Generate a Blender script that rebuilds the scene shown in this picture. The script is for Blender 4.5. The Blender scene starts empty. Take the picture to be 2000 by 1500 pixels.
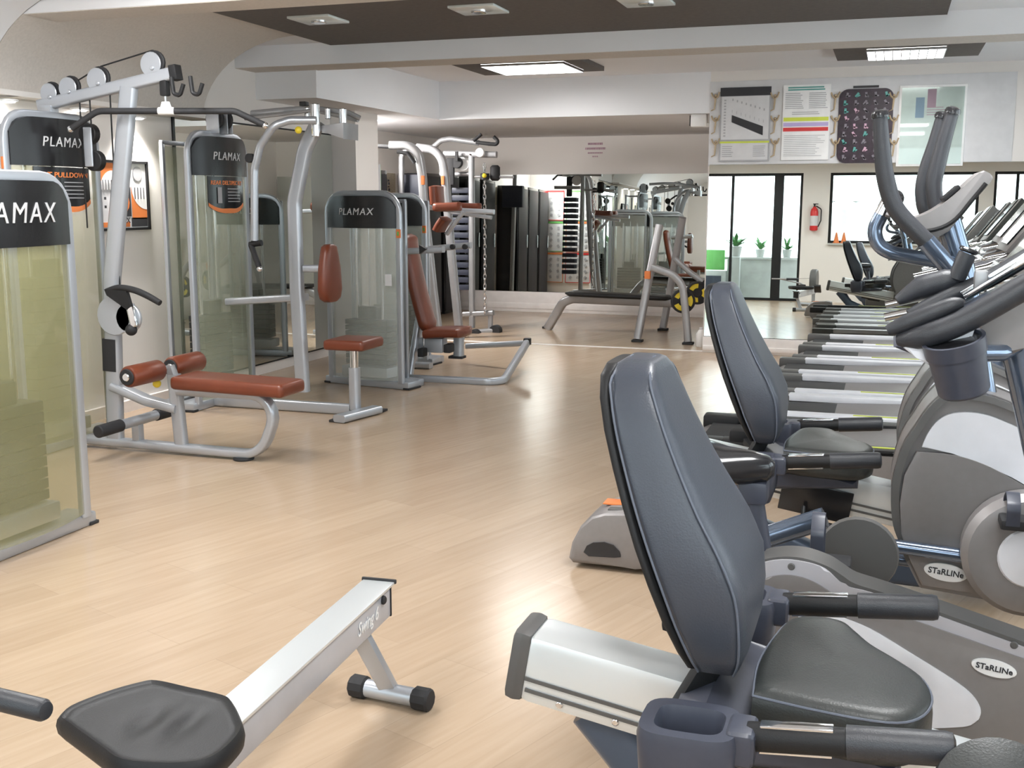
import bpy, bmesh, math, random
from mathutils import Vector, Matrix
random.seed(7)
R = math.radians
C = bpy.context.scene.collection
# ------------------------------------------------------------------ camera
F, PX, PY, EYE = 2164.0, 1000.0, 750.0, 1.45
PITCH, YAW = R(9.34), R(18.65)
RIGHT = Vector((math.cos(YAW), math.sin(YAW), 0))
FWD = Vector((-math.sin(YAW)*math.cos(PITCH), math.cos(YAW)*math.cos(PITCH), -math.sin(PITCH)))
UP = RIGHT.cross(FWD)
EYEP = Vector((0, 0, EYE))
def at(u, v, Y):
    d = RIGHT*(u-PX) - UP*(v-PY) + FWD*F
    return EYEP + d*(Y/d.y)
def xz(pts, Y):
    return [(p.x, p.z) for p in (at(u, v, Y) for u, v in pts)]
def flr(u, v, z=0.0):
    d = RIGHT*(u-PX) - UP*(v-PY) + FWD*F
    return EYEP + d*((z-EYE)/d.z)
cam_d = bpy.data.cameras.new('camera'); cam = bpy.data.objects.new('camera', cam_d); C.objects.link(cam)
cam_d.sensor_width = 36; cam_d.lens = F*36/2000; cam_d.clip_start = .05; cam_d.clip_end = 200
m = Matrix((RIGHT, UP, -FWD)).transposed().to_4x4(); m.translation = EYEP
cam.matrix_world = m
bpy.context.scene.camera = cam
# ------------------------------------------------------------------ materials
M = {}
def mat(name, col, rough=.5, metal=0, spec=.5, noise=None, alpha=1, emit=None, coat=0, bump=None):
    ma = bpy.data.materials.new(name); ma.use_nodes = True
    nt = ma.node_tree; b = nt.nodes['Principled BSDF']
    b.inputs['Base Color'].default_value = (*col, 1); b.inputs['Roughness'].default_value = rough
    b.inputs['Metallic'].default_value = metal; b.inputs['Specular IOR Level'].default_value = spec
    b.inputs['Alpha'].default_value = alpha; b.inputs['Coat Weight'].default_value = coat
    if emit:
        b.inputs['Emission Color'].default_value = (*emit[0], 1); b.inputs['Emission Strength'].default_value = emit[1]
    tc = nt.nodes.new('ShaderNodeTexCoord')
    sc, am = noise or (9, .05)
    n = nt.nodes.new('ShaderNodeTexNoise'); n.inputs['Scale'].default_value = sc; n.inputs['Detail'].default_value = 4
    nt.links.new(tc.outputs['Object'], n.inputs['Vector'])
    r = nt.nodes.new('ShaderNodeValToRGB')
    r.color_ramp.elements[0].position = .3; r.color_ramp.elements[1].position = .7
    r.color_ramp.elements[0].color = (*[c*(1-am) for c in col], 1); r.color_ramp.elements[1].color = (*[min(1, c*(1+am)) for c in col], 1)
    nt.links.new(n.outputs['Fac'], r.inputs['Fac']); nt.links.new(r.outputs['Color'], b.inputs['Base Color'])
    if bump:
        n2 = nt.nodes.new('ShaderNodeTexNoise'); n2.inputs['Scale'].default_value = bump[0]; n2.inputs['Detail'].default_value = 3
        nt.links.new(tc.outputs['Object'], n2.inputs['Vector'])
        bp = nt.nodes.new('ShaderNodeBump'); bp.inputs['Strength'].default_value = bump[1]; bp.inputs['Distance'].default_value = .002
        nt.links.new(n2.outputs['Fac'], bp.inputs['Height']); nt.links.new(bp.outputs['Normal'], b.inputs['Normal'])
    M[name] = ma; return ma
mat('wall', (.80, .765, .735), .75, bump=(60, .1), noise=(1.5, .015))
mat('ceiling', (.82, .825, .85), .8, noise=(1.5, .012))
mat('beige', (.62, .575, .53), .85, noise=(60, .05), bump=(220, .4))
mat('dark_panel', (.10, .085, .075), .7, noise=(30, .12), bump=(150, .3))
mat('plinth', (.83, .79, .77), .5)
mat('silver', (.46, .485, .525), .32, .55, noise=(3, .02))
mat('grey_metal', (.36, .36, .37), .38, .5)
mat('chrome', (.82, .83, .85), .12, 1, noise=(3, .02))
mat('alu_side', (.50, .52, .57), .35, .3)
mat('alu', (.76, .79, .80), .3, .5, noise=(3, .02))
mat('black', (.016, .016, .017), .5, spec=.28, bump=(300, .2))
mat('gloss_black', (.016, .016, .018), .18)
mat('rubber', (.018, .018, .02), .7)
mat('header', (.014, .014, .015), .24, spec=.35)
mat('brown', (.155, .037, .016), .36, noise=(8, .08), bump=(180, .25))
mat('leather', (.050, .057, .074), .36, noise=(6, .05), bump=(260, .3))
mat('seat_vinyl', (.030, .033, .032), .40, noise=(90, .08), bump=(260, .3))
mat('stitch', (.10, .115, .15), .5)
mat('letter', (.55, .55, .56), .4)
mat('plastic_dark', (.050, .055, .076), .38, noise=(60, .05))
mat('plastic_blue', (.075, .10, .145), .3, .3)
mat('blue_tube', (.14, .18, .25), .16, .7, coat=.4)
mat('grip', (.032, .034, .040), .42, bump=(400, .3))
mat('housing', (.245, .23, .228), .42, .25, noise=(40, .03))
mat('housing_dark', (.10, .097, .094), .45, .1)
mat('housing_light', (.47, .46, .49), .4, .15)
mat('white_plastic', (.80, .81, .86), .4)
mat('weight', (.03, .032, .03), .5, .2)
mat('orange', (.75, .22, .06), .5)
mat('green', (.15, .45, .12), .5)
mat('yellow', (.85, .65, .04), .4)
mat('red', (.62, .03, .03), .35)
mat('white', (.85, .85, .85), .5)
mat('paper', (.66, .66, .675), .6)
mat('ink', (.03, .03, .035), .6)
mat('grey_ink', (.4, .4, .42), .6)
mat('gold', (.42, .32, .2), .5)
mat('lime', (.62, .70, .08), .5)
mat('lilac', (.50, .42, .70), .5)
mat('fig_grey', (.20, .18, .21), .6)
mat('purple', (.022, .010, .020), .5, noise=(25, .5))
mat('cork', (.50, .45, .35), .8, noise=(80, .2))
mat('leaf', (.06, .2, .05), .6)
mat('navy', (.03, .035, .055), .5)
mat('terrace', (.72, .72, .72), .8, noise=(4, .08))
mat('stone', (.48, .49, .47), .7, noise=(5, .08))
mat('display', (.02, .03, .035), .1)
mat('pink', (.55, .35, .45), .6)
mat('lens', (.75, .80, .78), .15, spec=.8)
mat('lamp', (.9, .9, .9), .4, emit=((1, .98, .95), 9))
mat('spot', (.9, .9, .9), .4, emit=((1, .97, .93), 14))
mat('teal', (.1, .35, .32), .5)
mat('fabric_blue', (.35, .45, .6), .8)
def mirror_mat():
    ma = mat('mirror', (.80, .85, .82), .0, 1, noise=(2, .01)); return ma
mirror_mat()
def acrylic(name, col, a):
    ma = mat(name, col, .07, 0, .6, noise=(2.5, .08), alpha=a); return ma
acrylic('acrylic_olive', (.36, .355, .19), .36)
acrylic('acrylic_green', (.48, .52, .39), .32)
acrylic('acrylic_clear', (.62, .66, .61), .27)
def glass():
    ma = bpy.data.materials.new('glass'); ma.use_nodes = True; nt = ma.node_tree
    for n in list(nt.nodes): nt.nodes.remove(n)
    o = nt.nodes.new('ShaderNodeOutputMaterial'); mx = nt.nodes.new('ShaderNodeMixShader')
    t = nt.nodes.new('ShaderNodeBsdfTransparent'); g = nt.nodes.new('ShaderNodeBsdfGlossy'); fr = nt.nodes.new('ShaderNodeFresnel')
    t.inputs['Color'].default_value = (.94, .97, .96, 1); g.inputs['Roughness'].default_value = .02; fr.inputs['IOR'].default_value = 1.35
    nt.links.new(fr.outputs[0], mx.inputs[0]); nt.links.new(t.outputs[0], mx.inputs[1]); nt.links.new(g.outputs[0], mx.inputs[2]); nt.links.new(mx.outputs[0], o.inputs[0])
    M['glass'] = ma
glass()
def floor_mat():
    ma = bpy.data.materials.new('laminate'); ma.use_nodes = True; nt = ma.node_tree; b = nt.nodes['Principled BSDF']
    tc = nt.nodes.new('ShaderNodeTexCoord'); mp = nt.nodes.new('ShaderNodeMapping'); mp.inputs['Rotation'].default_value = (0, 0, R(-70))
    nt.links.new(tc.outputs['Object'], mp.inputs['Vector'])
    br = nt.nodes.new('ShaderNodeTexBrick'); br.inputs['Scale'].default_value = 1; br.inputs['Mortar Size'].default_value = .0012
    br.inputs['Brick Width'].default_value = 1.25; br.inputs['Row Height'].default_value = .19; br.inputs['Bias'].default_value = 0
    br.inputs['Color1'].default_value = (.45, .337, .238, 1); br.inputs['Color2'].default_value = (.495, .377, .270, 1); br.inputs['Mortar'].default_value = (.40, .30, .213, 1)
    br.offset = .37
    nt.links.new(mp.outputs[0], br.inputs['Vector'])
    mp2 = nt.nodes.new('ShaderNodeMapping'); mp2.inputs['Scale'].default_value = (1.2, 16, 1)
    nt.links.new(mp.outputs[0], mp2.inputs['Vector'])
    n = nt.nodes.new('ShaderNodeTexNoise'); n.inputs['Scale'].default_value = 2.2; n.inputs['Detail'].default_value = 8; n.inputs['Distortion'].default_value = .6
    nt.links.new(mp2.outputs[0], n.inputs['Vector'])
    mx = nt.nodes.new('ShaderNodeMix'); mx.data_type = 'RGBA'; mx.blend_type = 'MULTIPLY'; mx.inputs['Factor'].default_value = 1
    cr = nt.nodes.new('ShaderNodeValToRGB'); cr.color_ramp.elements[0].position = .3; cr.color_ramp.elements[1].position = .72
    cr.color_ramp.elements[0].color = (.89, .865, .835, 1); cr.color_ramp.elements[1].color = (1, 1, 1, 1)
    nt.links.new(n.outputs['Fac'], cr.inputs['Fac'])
    nt.links.new(br.outputs['Color'], mx.inputs['A']); nt.links.new(cr.outputs['Color'], mx.inputs['B']); nt.links.new(mx.outputs['Result'], b.inputs['Base Color'])
    b.inputs['Roughness'].default_value = .22; b.inputs['Specular IOR Level'].default_value = .42
    M['laminate'] = ma
floor_mat()
# ------------------------------------------------------------------ mesh builder
def fillet(pts, r, n=6):
    pts = [Vector(p) for p in pts]
    if r <= 0 or len(pts) < 3: return pts
    out = [pts[0]]
    for i in range(1, len(pts)-1):
        a, b, c = pts[i-1], pts[i], pts[i+1]
        d1, d2 = a-b, c-b; l1, l2 = d1.length, d2.length; d1.normalize(); d2.normalize()
        ang = d1.angle(d2, math.pi)
        if ang > R(176): out.append(b); continue
        t = min(r/math.tan(ang/2), l1*.49, l2*.49); rr = t*math.tan(ang/2)
        cen = b + (d1+d2).normalized()*(rr/math.sin(ang/2))
        p1, p2 = b+d1*t, b+d2*t
        v1, v2 = p1-cen, p2-cen
        for k in range(n+1):
            out.append(cen + v1.normalized().slerp(v2.normalized(), k/n)*rr)
    out.append(pts[-1]); return out
def spline(pts, n=6):
    P = [Vector(p) for p in pts]; out = []
    for i in range(len(P)-1):
        p0 = P[max(i-1, 0)]; p1 = P[i]; p2 = P[i+1]; p3 = P[min(i+2, len(P)-1)]
        for k in range(n):
            t = k/n
            out.append(.5*((2*p1)+(p2-p0)*t+(2*p0-5*p1+4*p2-p3)*t*t+(3*p1-p0-3*p2+p3)*t**3))
    out.append(P[-1]); return out
def sm2(pts, a=0, b=None, n=4):
    b = len(pts) if b is None else b
    return list(pts[:a])+[(p.x, p.y) for p in spline([(x, y, 0) for x, y in pts[a:b]], n)]+list(pts[b:])
class MB:
    def __init__(s): s.bm = bmesh.new()
    def _bev(s, vs, bev, seg):
        if bev <= 0: return
        es = {e for v in vs for e in v.link_edges}
        bmesh.ops.bevel(s.bm, geom=list(es), offset=bev, segments=seg, affect='EDGES', profile=.6, clamp_overlap=True)
    def box(s, c, size, rot=(0, 0, 0), bev=0, seg=2):
        from mathutils import Euler
        mm = Matrix.Translation(Vector(c)) @ Euler(rot).to_matrix().to_4x4() @ Matrix.Diagonal((*size, 1))
        g = bmesh.ops.create_cube(s.bm, size=1, matrix=mm); s._bev(g['verts'], bev, seg); return s
    def bar(s, a, b, w, h, bev=0, up=(0, 0, 1)):
        a, b = Vector(a), Vector(b); x = (b-a); L = x.length; x.normalize(); up = Vector(up)
        if abs(x.dot(up)) > .99: up = Vector((0, 1, 0))
        y = up.cross(x).normalized(); z = x.cross(y)
        mm = Matrix((x*L, y*w, z*h)).transposed().to_4x4(); mm.translation = (a+b)/2
        g = bmesh.ops.create_cube(s.bm, size=1, matrix=mm); s._bev(g['verts'], bev, 2); return s
    def prism(s, pts, axis, a, b, bev=0, seg=2):
        f = {'y': lambda p, t: Vector((p[0], t, p[1])), 'x': lambda p, t: Vector((t, p[0], p[1])), 'z': lambda p, t: Vector((p[0], p[1], t))}[axis]
        v1 = [s.bm.verts.new(f(p, a)) for p in pts]; v2 = [s.bm.verts.new(f(p, b)) for p in pts]
        n = len(pts); fs = [s.bm.faces.new(v1), s.bm.faces.new(v2[::-1])]
        for i in range(n): fs.append(s.bm.faces.new((v1[i], v2[i], v2[(i+1) % n], v1[(i+1) % n])))
        if bev > 0:
            es = list(fs[0].edges)+list(fs[1].edges)
            bmesh.ops.bevel(s.bm, geom=es, offset=bev, segments=seg, affect='EDGES', profile=.6, clamp_overlap=True)
        return s
    def loft(s, rings, cap=True, closed=True):
        V = [[s.bm.verts.new(p) for p in r] for r in rings]
        n = len(V[0]); rng = range(n) if closed else range(n-1)
        for i in range(len(V)-1):
            for j in rng:
                s.bm.faces.new((V[i][j], V[i][(j+1) % n], V[i+1][(j+1) % n], V[i+1][j]))
        if cap and closed:
            s.bm.faces.new(V[0][::-1]); s.bm.faces.new(V[-1])
        return s
    def tube(s, pts, r, n=12, fil=0, rect=None, up=(0, 0, 1), sm=0, closed=False):
        """round tube of radius r (a number or one per point); rect=(w,h) gives a rounded flat section"""
        if sm: P = spline(pts, sm)
        else: P = fillet(pts, fil)
        P = [p for i, p in enumerate(P) if i == 0 or (p-P[i-1]).length > 1e-5]
        N = len(P); rings = []
        if isinstance(r, (list, tuple)):
            rr = [r[min(len(r)-1, int(round(i*(len(r)-1)/(N-1))))] if False else r[0] for i in range(N)]
            L = len(r)-1
            for i in range(N):
                t = i/(N-1)*L; k = min(int(t), L-1); rr[i] = r[k]+(r[k+1]-r[k])*(t-k)
        else: rr = [r]*N
        prev = None
        for i in range(N):
            t = (P[min(i+1, N-1)]-P[max(i-1, 0)]).normalized()
            if closed: t = (P[(i+1) % N]-P[i-1]).normalized()
            if prev is None:
                u = Vector(up)
                if abs(t.dot(u)) > .95: u = Vector((0, 1, 0)) if abs(t.y) < .9 else Vector((1, 0, 0))
                y = (u-t*u.dot(t)).normalized()
            else: y = (prev-t*prev.dot(t)).normalized()
            prev = y; x = y.cross(t)
            if rect:
                w, h = rect; ring = []
                q = min(w, h)*.5*.6
                for cx, cy, a0 in ((w/2-q, h/2-q, 0), (-w/2+q, h/2-q, 90), (-w/2+q, -h/2+q, 180), (w/2-q, -h/2+q, 270)):
                    for k in range(4):
                        a = R(a0+k*30); ring.append(P[i]+x*(cx+q*math.cos(a))+y*(cy+q*math.sin(a)))
            else:
                ring = [P[i]+(x*math.cos(2*math.pi*k/n)+y*math.sin(2*math.pi*k/n))*rr[i] for k in range(n)]
            rings.append(ring)
        if closed: rings.append(rings[0]); 
        if closed:
            V = [[s.bm.verts.new(p) for p in rg] for rg in rings[:-1]]; nn = len(V[0])
            for i in range(len(V)):
                for j in range(nn): s.bm.faces.new((V[i][j], V[i][(j+1) % nn], V[(i+1) % len(V)][(j+1) % nn], V[(i+1) % len(V)][j]))
        else: s.loft(rings)
        return s
    def lathe(s, prof, o, axis=(0, 0, 1), n=24):
        ax = Vector(axis).normalized(); u = Vector((0, 0, 1)) if abs(ax.z) < .9 else Vector((1, 0, 0))
        x = u.cross(ax).normalized(); y = ax.cross(x); o = Vector(o)
        s.loft([[o+ax*h+(x*math.cos(2*math.pi*k/n)+y*math.sin(2*math.pi*k/n))*max(r, 1e-4) for k in range(n)] for r, h in prof]); return s
    def cyl(s, o, axis, r, h, bev=.004, n=20):
        b = min(bev, r*.4, h*.4)
        return s.lathe([(r-b, -h/2), (r, -h/2+b), (r, h/2-b), (r-b, h/2)], o, axis, n)
    def ball(s, o, r, sc=(1, 1, 1), n=14):
        mm = Matrix.Translation(Vector(o)) @ Matrix.Diagonal((*sc, 1))
        bmesh.ops.create_uvsphere(s.bm, u_segments=n, v_segments=n//2+2, radius=r, matrix=mm); return s
    def pad(s, c, size, rot=(0, 0, 0), r=.02, puff=.0):
        return s.box(c, size, rot, r, 4)
    def build(s, name, ma, parent=None, smooth=35, local=False):
        if parent is not None and not local: s.bm.transform(WORLD[parent.name].inverted())
        bmesh.ops.remove_doubles(s.bm, verts=s.bm.verts, dist=1e-6)
        bmesh.ops.recalc_face_normals(s.bm, faces=s.bm.faces)
        me = bpy.data.meshes.new(name); s.bm.to_mesh(me); s.bm.free()
        me.materials.append(M[ma] if isinstance(ma, str) else ma)
        if smooth:
            me.polygons.foreach_set('use_smooth', [True]*len(me.polygons)); me.set_sharp_from_angle(angle=R(smooth))
        o = bpy.data.objects.new(name, me); C.objects.link(o)
        if parent is not None: o.parent = parent; WORLD[o.name] = WORLD[parent.name]
        else: WORLD[o.name] = Matrix.Identity(4)
        return o
WORLD = {}
def tag(o, label, cat, group=None, kind=None):
    o['label'] = label; o['category'] = cat
    if group: o['group'] = group
    if kind: o['kind'] = kind
    return o
def thing(name, label, cat, loc=(0, 0, 0), rz=0, group=None):
    o = bpy.data.objects.new(name, None); C.objects.link(o); o.empty_display_size = .1
    o.location = loc; o.rotation_euler = (0, 0, rz)
    WORLD[o.name] = Matrix.Translation(Vector(loc)) @ Matrix.Rotation(rz, 4, 'Z')
    return tag(o, label, cat, group)
def struct(o): o['kind'] = 'structure'; return o
def rebase(o):
    """put the origin of a single-mesh thing at the centre of its base"""
    vs = [v.co for v in o.data.vertices]
    c = Vector(((min(v.x for v in vs)+max(v.x for v in vs))/2, (min(v.y for v in vs)+max(v.y for v in vs))/2, min(v.z for v in vs)))
    o.data.transform(Matrix.Translation(-c)); o.location = c; WORLD[o.name] = Matrix.Translation(c); return o
def dup(root, loc, rz=None, label=None):
    r = root.copy(); C.objects.link(r); r.location = loc
    if rz is not None: r.rotation_euler = (0, 0, rz)
    if label: r['label'] = label
    for ch in list(root.children):
        c = ch.copy(); C.objects.link(c); c.parent = r
        for g in list(ch.children):
            d = g.copy(); C.objects.link(d); d.parent = c
    return r
def text_bm(body, size, extrude=.002, bold=0, shear=0, spacing=1, width=None):
    cu = bpy.data.curves.new('t', 'FONT'); cu.body = body; cu.size = size; cu.extrude = extrude; cu.offset = bold; cu.shear = shear
    cu.align_x = 'CENTER'; cu.align_y = 'CENTER'; cu.space_character = spacing; cu.resolution_u = 3
    o = bpy.data.objects.new('t', cu); C.objects.link(o)
    dg = bpy.context.evaluated_depsgraph_get(); dg.update()
    me = bpy.data.meshes.new_from_object(o.evaluated_get(dg))
    b = MB(); b.bm.from_mesh(me)
    bpy.data.objects.remove(o); bpy.data.curves.remove(cu); bpy.data.meshes.remove(me)
    if width:
        xs = [v.co.x for v in b.bm.verts]; w = max(xs)-min(xs)
        for v in b.bm.verts: v.co.x *= width/w
    return b
FACE_X = Matrix.Rotation(R(90), 4, 'Z') @ Matrix.Rotation(R(90), 4, 'X')      # lettering that faces +X
FACE_NY = Matrix.Rotation(R(90), 4, 'X')                                       # lettering that faces -Y
def superring(cx, cy, hx, hy, f, n=24, p=3.0):
    out = []
    for k in range(n):
        a = 2*math.pi*k/n; c, s_ = math.cos(a), math.sin(a)
        out.append(f(cx+hx*math.copysign(abs(c)**(2/p), c), cy+hy*math.copysign(abs(s_)**(2/p), s_)))
    return out
# ------------------------------------------------------------------ room shell
XL, XR, YB, YF, YW, ZC = -5.0, 2.8, -1.0, 14.1, 10.82, 2.66
def sbox(name, ma, lo, hi, bev=0, parent=None):
    lo, hi = Vector(lo), Vector(hi)
    o = MB().box((lo+hi)/2, hi-lo, bev=bev).build(name, ma, parent)
    if parent is None: struct(o)
    return o
sbox('floor', 'laminate', (-6.2, -1.2, -.1), (3.0, 14.3, 0))
sbox('trim_1', 'plinth', (-4.75, 10.80, 0), (-1.67, 10.86, .004))
sbox('ceiling', 'ceiling', (-6.2, -1.2, ZC), (3.0, 14.3, ZC+.15))
sbox('wall_left', 'wall', (-5.2, -1.2, 0), (-5.0, 9.5, ZC))
pil = sbox('wall_pillar', 'wall', (-6.2, 9.5, 0), (-4.74, 9.98, ZC))
sbox('wall_alcove', 'wall', (-6.0, 9.98, 0), (-5.8, 14.1, ZC))
sbox('wall_far', 'wall', (-6.2, 14.1, 0), (-1.0, 14.3, ZC))
# right hand wall that carries the posters and the large mirror
sbox('wall_right_front', 'wall', (-1.67, YW, 0), (3.0, 11.0, ZC))
sbox('wall_return', 'wall', (-1.67, 11.0, 0), (-1.47, 14.1, ZC))
# soffit running along the left and over the alcove opening
sbox('trim_2', 'ceiling', (-6.0, 10.82, 2.28), (-1.67, 14.1, ZC))
sbox('trim_3', 'ceiling', (-5.0, 8.22, 2.28), (-4.44, 10.82, ZC))
# beams
sbox('trim_5', 'ceiling', (-5.0, 7.92, 2.50), (3.0, 8.26, ZC))
sbox('trim_6', 'ceiling', (-5.0, 5.30, 2.50), (3.0, 5.58, ZC))
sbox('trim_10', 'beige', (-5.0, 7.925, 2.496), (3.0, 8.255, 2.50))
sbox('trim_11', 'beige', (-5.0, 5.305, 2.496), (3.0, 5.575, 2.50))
# curved cove between ceiling and left wall
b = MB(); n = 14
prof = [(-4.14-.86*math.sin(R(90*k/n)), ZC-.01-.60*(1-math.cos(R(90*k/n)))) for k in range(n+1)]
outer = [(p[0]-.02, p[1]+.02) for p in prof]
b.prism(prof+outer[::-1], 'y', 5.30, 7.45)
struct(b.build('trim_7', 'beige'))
struct(MB().prism(prof+outer[::-1], 'y', -1.0, 5.295).build('trim_4', 'ceiling'))
# dark fabric ceiling panel with three unlit fittings
cp = struct(MB().box((-1.93, 7.02, ZC-.012), (4.42, 1.78, .024)).build('trim_8', 'dark_panel'))
# plinths under the mirrors
for nm, x0, x1, y, h in (('baseboard_far', -5.8, -1.67, 14.1, .27), ('baseboard_right', -1.67, 2.8, YW, .155)):
    b = MB()
    b.box(((x0+x1)/2, y-.03, h/2), (x1-x0, .06, h), bev=.006).box(((x0+x1)/2, y-.036, h*.3), (x1-x0, .07, h*.28), bev=.006)
    struct(b.build(nm, 'plinth'))
struct(MB().box((-4.985, 3.0, .04), (.03, 8.0, .08)).build('baseboard_left', 'plinth'))
# mirrors: large glass sheets leaning very slightly back on their plinths
def mirror(name, label, x0, x1, y, z0, z1, tilt):
    t = thing(name, label, 'mirror', ((x0+x1)/2, y, z0))
    ct, st = math.cos(tilt), math.sin(tilt); h = z1-z0
    for nm, ma, off, th, g in (('mirror_glass', 'mirror', 0, .006, 0), ('mirror_frame', 'plinth', .008, .012, .012)):
        MB().prism([(y-.048+off, z0), (y-.048+off+st*h, z0+ct*h), (y-.048+off+th+st*h, z0+ct*h), (y-.048+off+th, z0)], 'x', x0-g, x1+g).build(nm, ma, t)
    return t
mirror('wall_mirror', 'wide mirror on the far wall behind the grey bench', -5.60, -1.69, 14.09, .275, 1.80, R(1.2))
mirror('wall_mirror', 'large mirror under the row of exercise posters', -1.66, 2.78, YW, .16, 1.80, R(1.2))
t = thing('wall_mirror', 'tall side mirror behind the two silver upright machines on the left wall', 'mirror', (-4.98, 8.25, .1))
MB().box((-4.985, 8.27, 1.08), (.014, 2.42, 1.96)).build('mirror_glass', 'mirror', t)
MB().box((-4.993, 8.27, 1.08), (.012, 2.45, 1.99)).build('mirror_frame', 'black', t)
# back wall behind the viewpoint with glazed door and windows (seen in the mirrors)
def wallY(name, ma, x0, x1, z0, z1, y0, y1): sbox(name, ma, (x0, y0, z0), (x1, y1, z1))
DX0, DX1, DZ = -3.85, -1.64, 2.50
WX0, WX1, WZ0, WZ1 = -1.13, 1.55, 1.15, 2.50
VX0, VX1, VZ0 = 1.80, 2.72, .9
for i, (x0, x1, z0, z1) in enumerate(((-5.2, DX0, 0, ZC), (DX0, DX1, DZ, ZC), (DX1, WX0, 0, ZC), (WX0, WX1, 0, WZ0), (WX0, WX1, WZ1, ZC), (WX1, VX0, 0, ZC), (VX0, VX1, 0, VZ0), (VX0, VX1, WZ1, ZC), (VX1, 3.0, 0, ZC))):
    wallY('wall_back' if i == 0 else 'wall_back_%d' % i, 'wall', x0, x1, z0, z1, -1.2, -1.0)
def glazing(name, x0, x1, z0, z1, y, bars, ma='black', w=.05):
    fr = MB()
    for x in (x0+w/2, x1-w/2): fr.box((x, y, (z0+z1)/2), (w, .07, z1-z0))
    for z in (z0+w/2, z1-w/2): fr.box(((x0+x1)/2, y, z), (x1-x0-2*w, .07, w))
    for x, bw in bars: fr.box((x, y, (z0+z1)/2), (bw, .07, z1-z0-2*w))
    f = struct(fr.build(name, ma))
    p = MB().box(((x0+x1)/2, y, (z0+z1)/2), (x1-x0-.02, .008, z1-z0-.02)).build('pane', 'glass', f)
    return f
glazing('door_1', DX0, DX1, 0, DZ, -1.08, ((-3.0, .05), (-2.10, .18)))
glazing('window_1', WX0, WX1, WZ0, WZ1, -1.08, ())
glazing('window_2', VX0, VX1, VZ0, WZ1, -1.08, ((2.2, .05),))
# right wall with a long band of windows beside the treadmills
RW = [(1.2, 4.0), (4.2, 7.2), (7.4, 10.3)]
sbox('wall_right', 'wall', (2.8, -1.2, 0), (3.0, 10.82, .95)); sbox('wall_right_head', 'wall', (2.8, -1.2, 2.45), (3.0, 10.82, ZC))
ys = [-1.2]+[v for p in RW for v in p]+[10.82]
for i in range(0, len(ys), 2): sbox('wall_right_pier_%d' % (i//2+1), 'wall', (2.8, ys[i], .95), (3.0, ys[i+1], 2.45))
for i, (y0, y1) in enumerate(RW):
    fr = MB()
    for y in (y0+.025, (y0+y1)/2, y1-.025): fr.box((2.9, y, 1.7), (.06, .05, 1.5))
    for z in (.975, 2.425): fr.box((2.9, (y0+y1)/2, z), (.06, y1-y0, .05))
    f = struct(fr.build('window_%d' % (i+3), 'black'))
    MB().box((2.9, (y0+y1)/2, 1.7), (.008, y1-y0-.02, 1.48)).build('pane', 'glass', f)
# ------------------------------------------------------------------ outside the glazed door
struct(MB().box((0, -6, -.15), (30, 9.5, .1)).build('ground_outside', 'terrace'))
struct(MB().box((9, 6, -.15), (11.8, 15, .1)).build('ground_side', 'terrace'))
t = tag(rebase(MB().box((-2.45, -2.3, .40), (1.5, .45, .80), bev=.02).box((-2.45, -2.3, .82), (1.6, .5, .05), bev=.01).build('low_wall', 'stone')), 'low grey terrace wall outside the glazed door', 'wall')
t = tag(rebase(MB().box((-3.55, -2.0, .78), (.62, .1, .42), bev=.01).build('green_panel', 'green')), 'bright green panel outside the glazed door', 'panel')
t = thing('storage_cabinet', 'grey cabinet with dark door outside under the green panel', 'cabinet', (-3.55, -2.1, 0))
MB().box((-3.55, -2.1, .28), (.7, .4, .55), bev=.01).build('body', 'stone', t); MB().box((-3.50, -1.895, .28), (.42, .02, .34)).build('door', 'navy', t)
def plant(x, y, z, lab, s=1):
    t = thing('potted_plant', lab, 'plant', (x, y, z), 0, 'plants outside the glazed door')
    MB().lathe([(.07*s, 0), (.1*s, .16*s), (.09*s, .17*s), (.08*s, .15*s)], (x, y, z), n=16).build('pot', 'stone', t)
    b = MB()
    for k in range(16):
        a = random.uniform(0, 6.28); l = random.uniform(.18, .36)*s; e = random.uniform(.5, 1.3)
        d = Vector((math.cos(a)*math.cos(e), math.sin(a)*math.cos(e), math.sin(e)))
        p0 = Vector((x, y, z+.15*s)); p1 = p0+d*l*.6; p2 = p0+d*l+Vector((0, 0, -.05*s))
        sd = d.cross(Vector((0, 0, 1))).normalized()*.03*s
        b.loft([[p0-sd*.2, p0+sd*.2, p0+sd*.2+Vector((0, 0, .004)), p0-sd*.2+Vector((0, 0, .004))], [p1-sd, p1+sd, p1+sd+Vector((0, 0, .004)), p1-sd+Vector((0, 0, .004))], [p2-sd*.1, p2+sd*.1, p2+sd*.1+Vector((0, 0, .003)), p2-sd*.1+Vector((0, 0, .003))]])
    b.build('leaves', 'leaf', t, smooth=0)
plant(-3.0, -1.85, .85, 'leafy plant on a post outside beside the green panel', 1.3)
tag(rebase(MB().box((-3.0, -1.85, .42), (.2, .2, .85), bev=.01).build('plant_post', 'stone')), 'square grey post carrying a leafy plant outside the door', 'post')
plant(-2.55, -2.3, .845, 'leafy plant in the middle of the terrace wall')
plant(-2.0, -2.3, .845, 'leafy plant at the doorpost end of the terrace wall')
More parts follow.
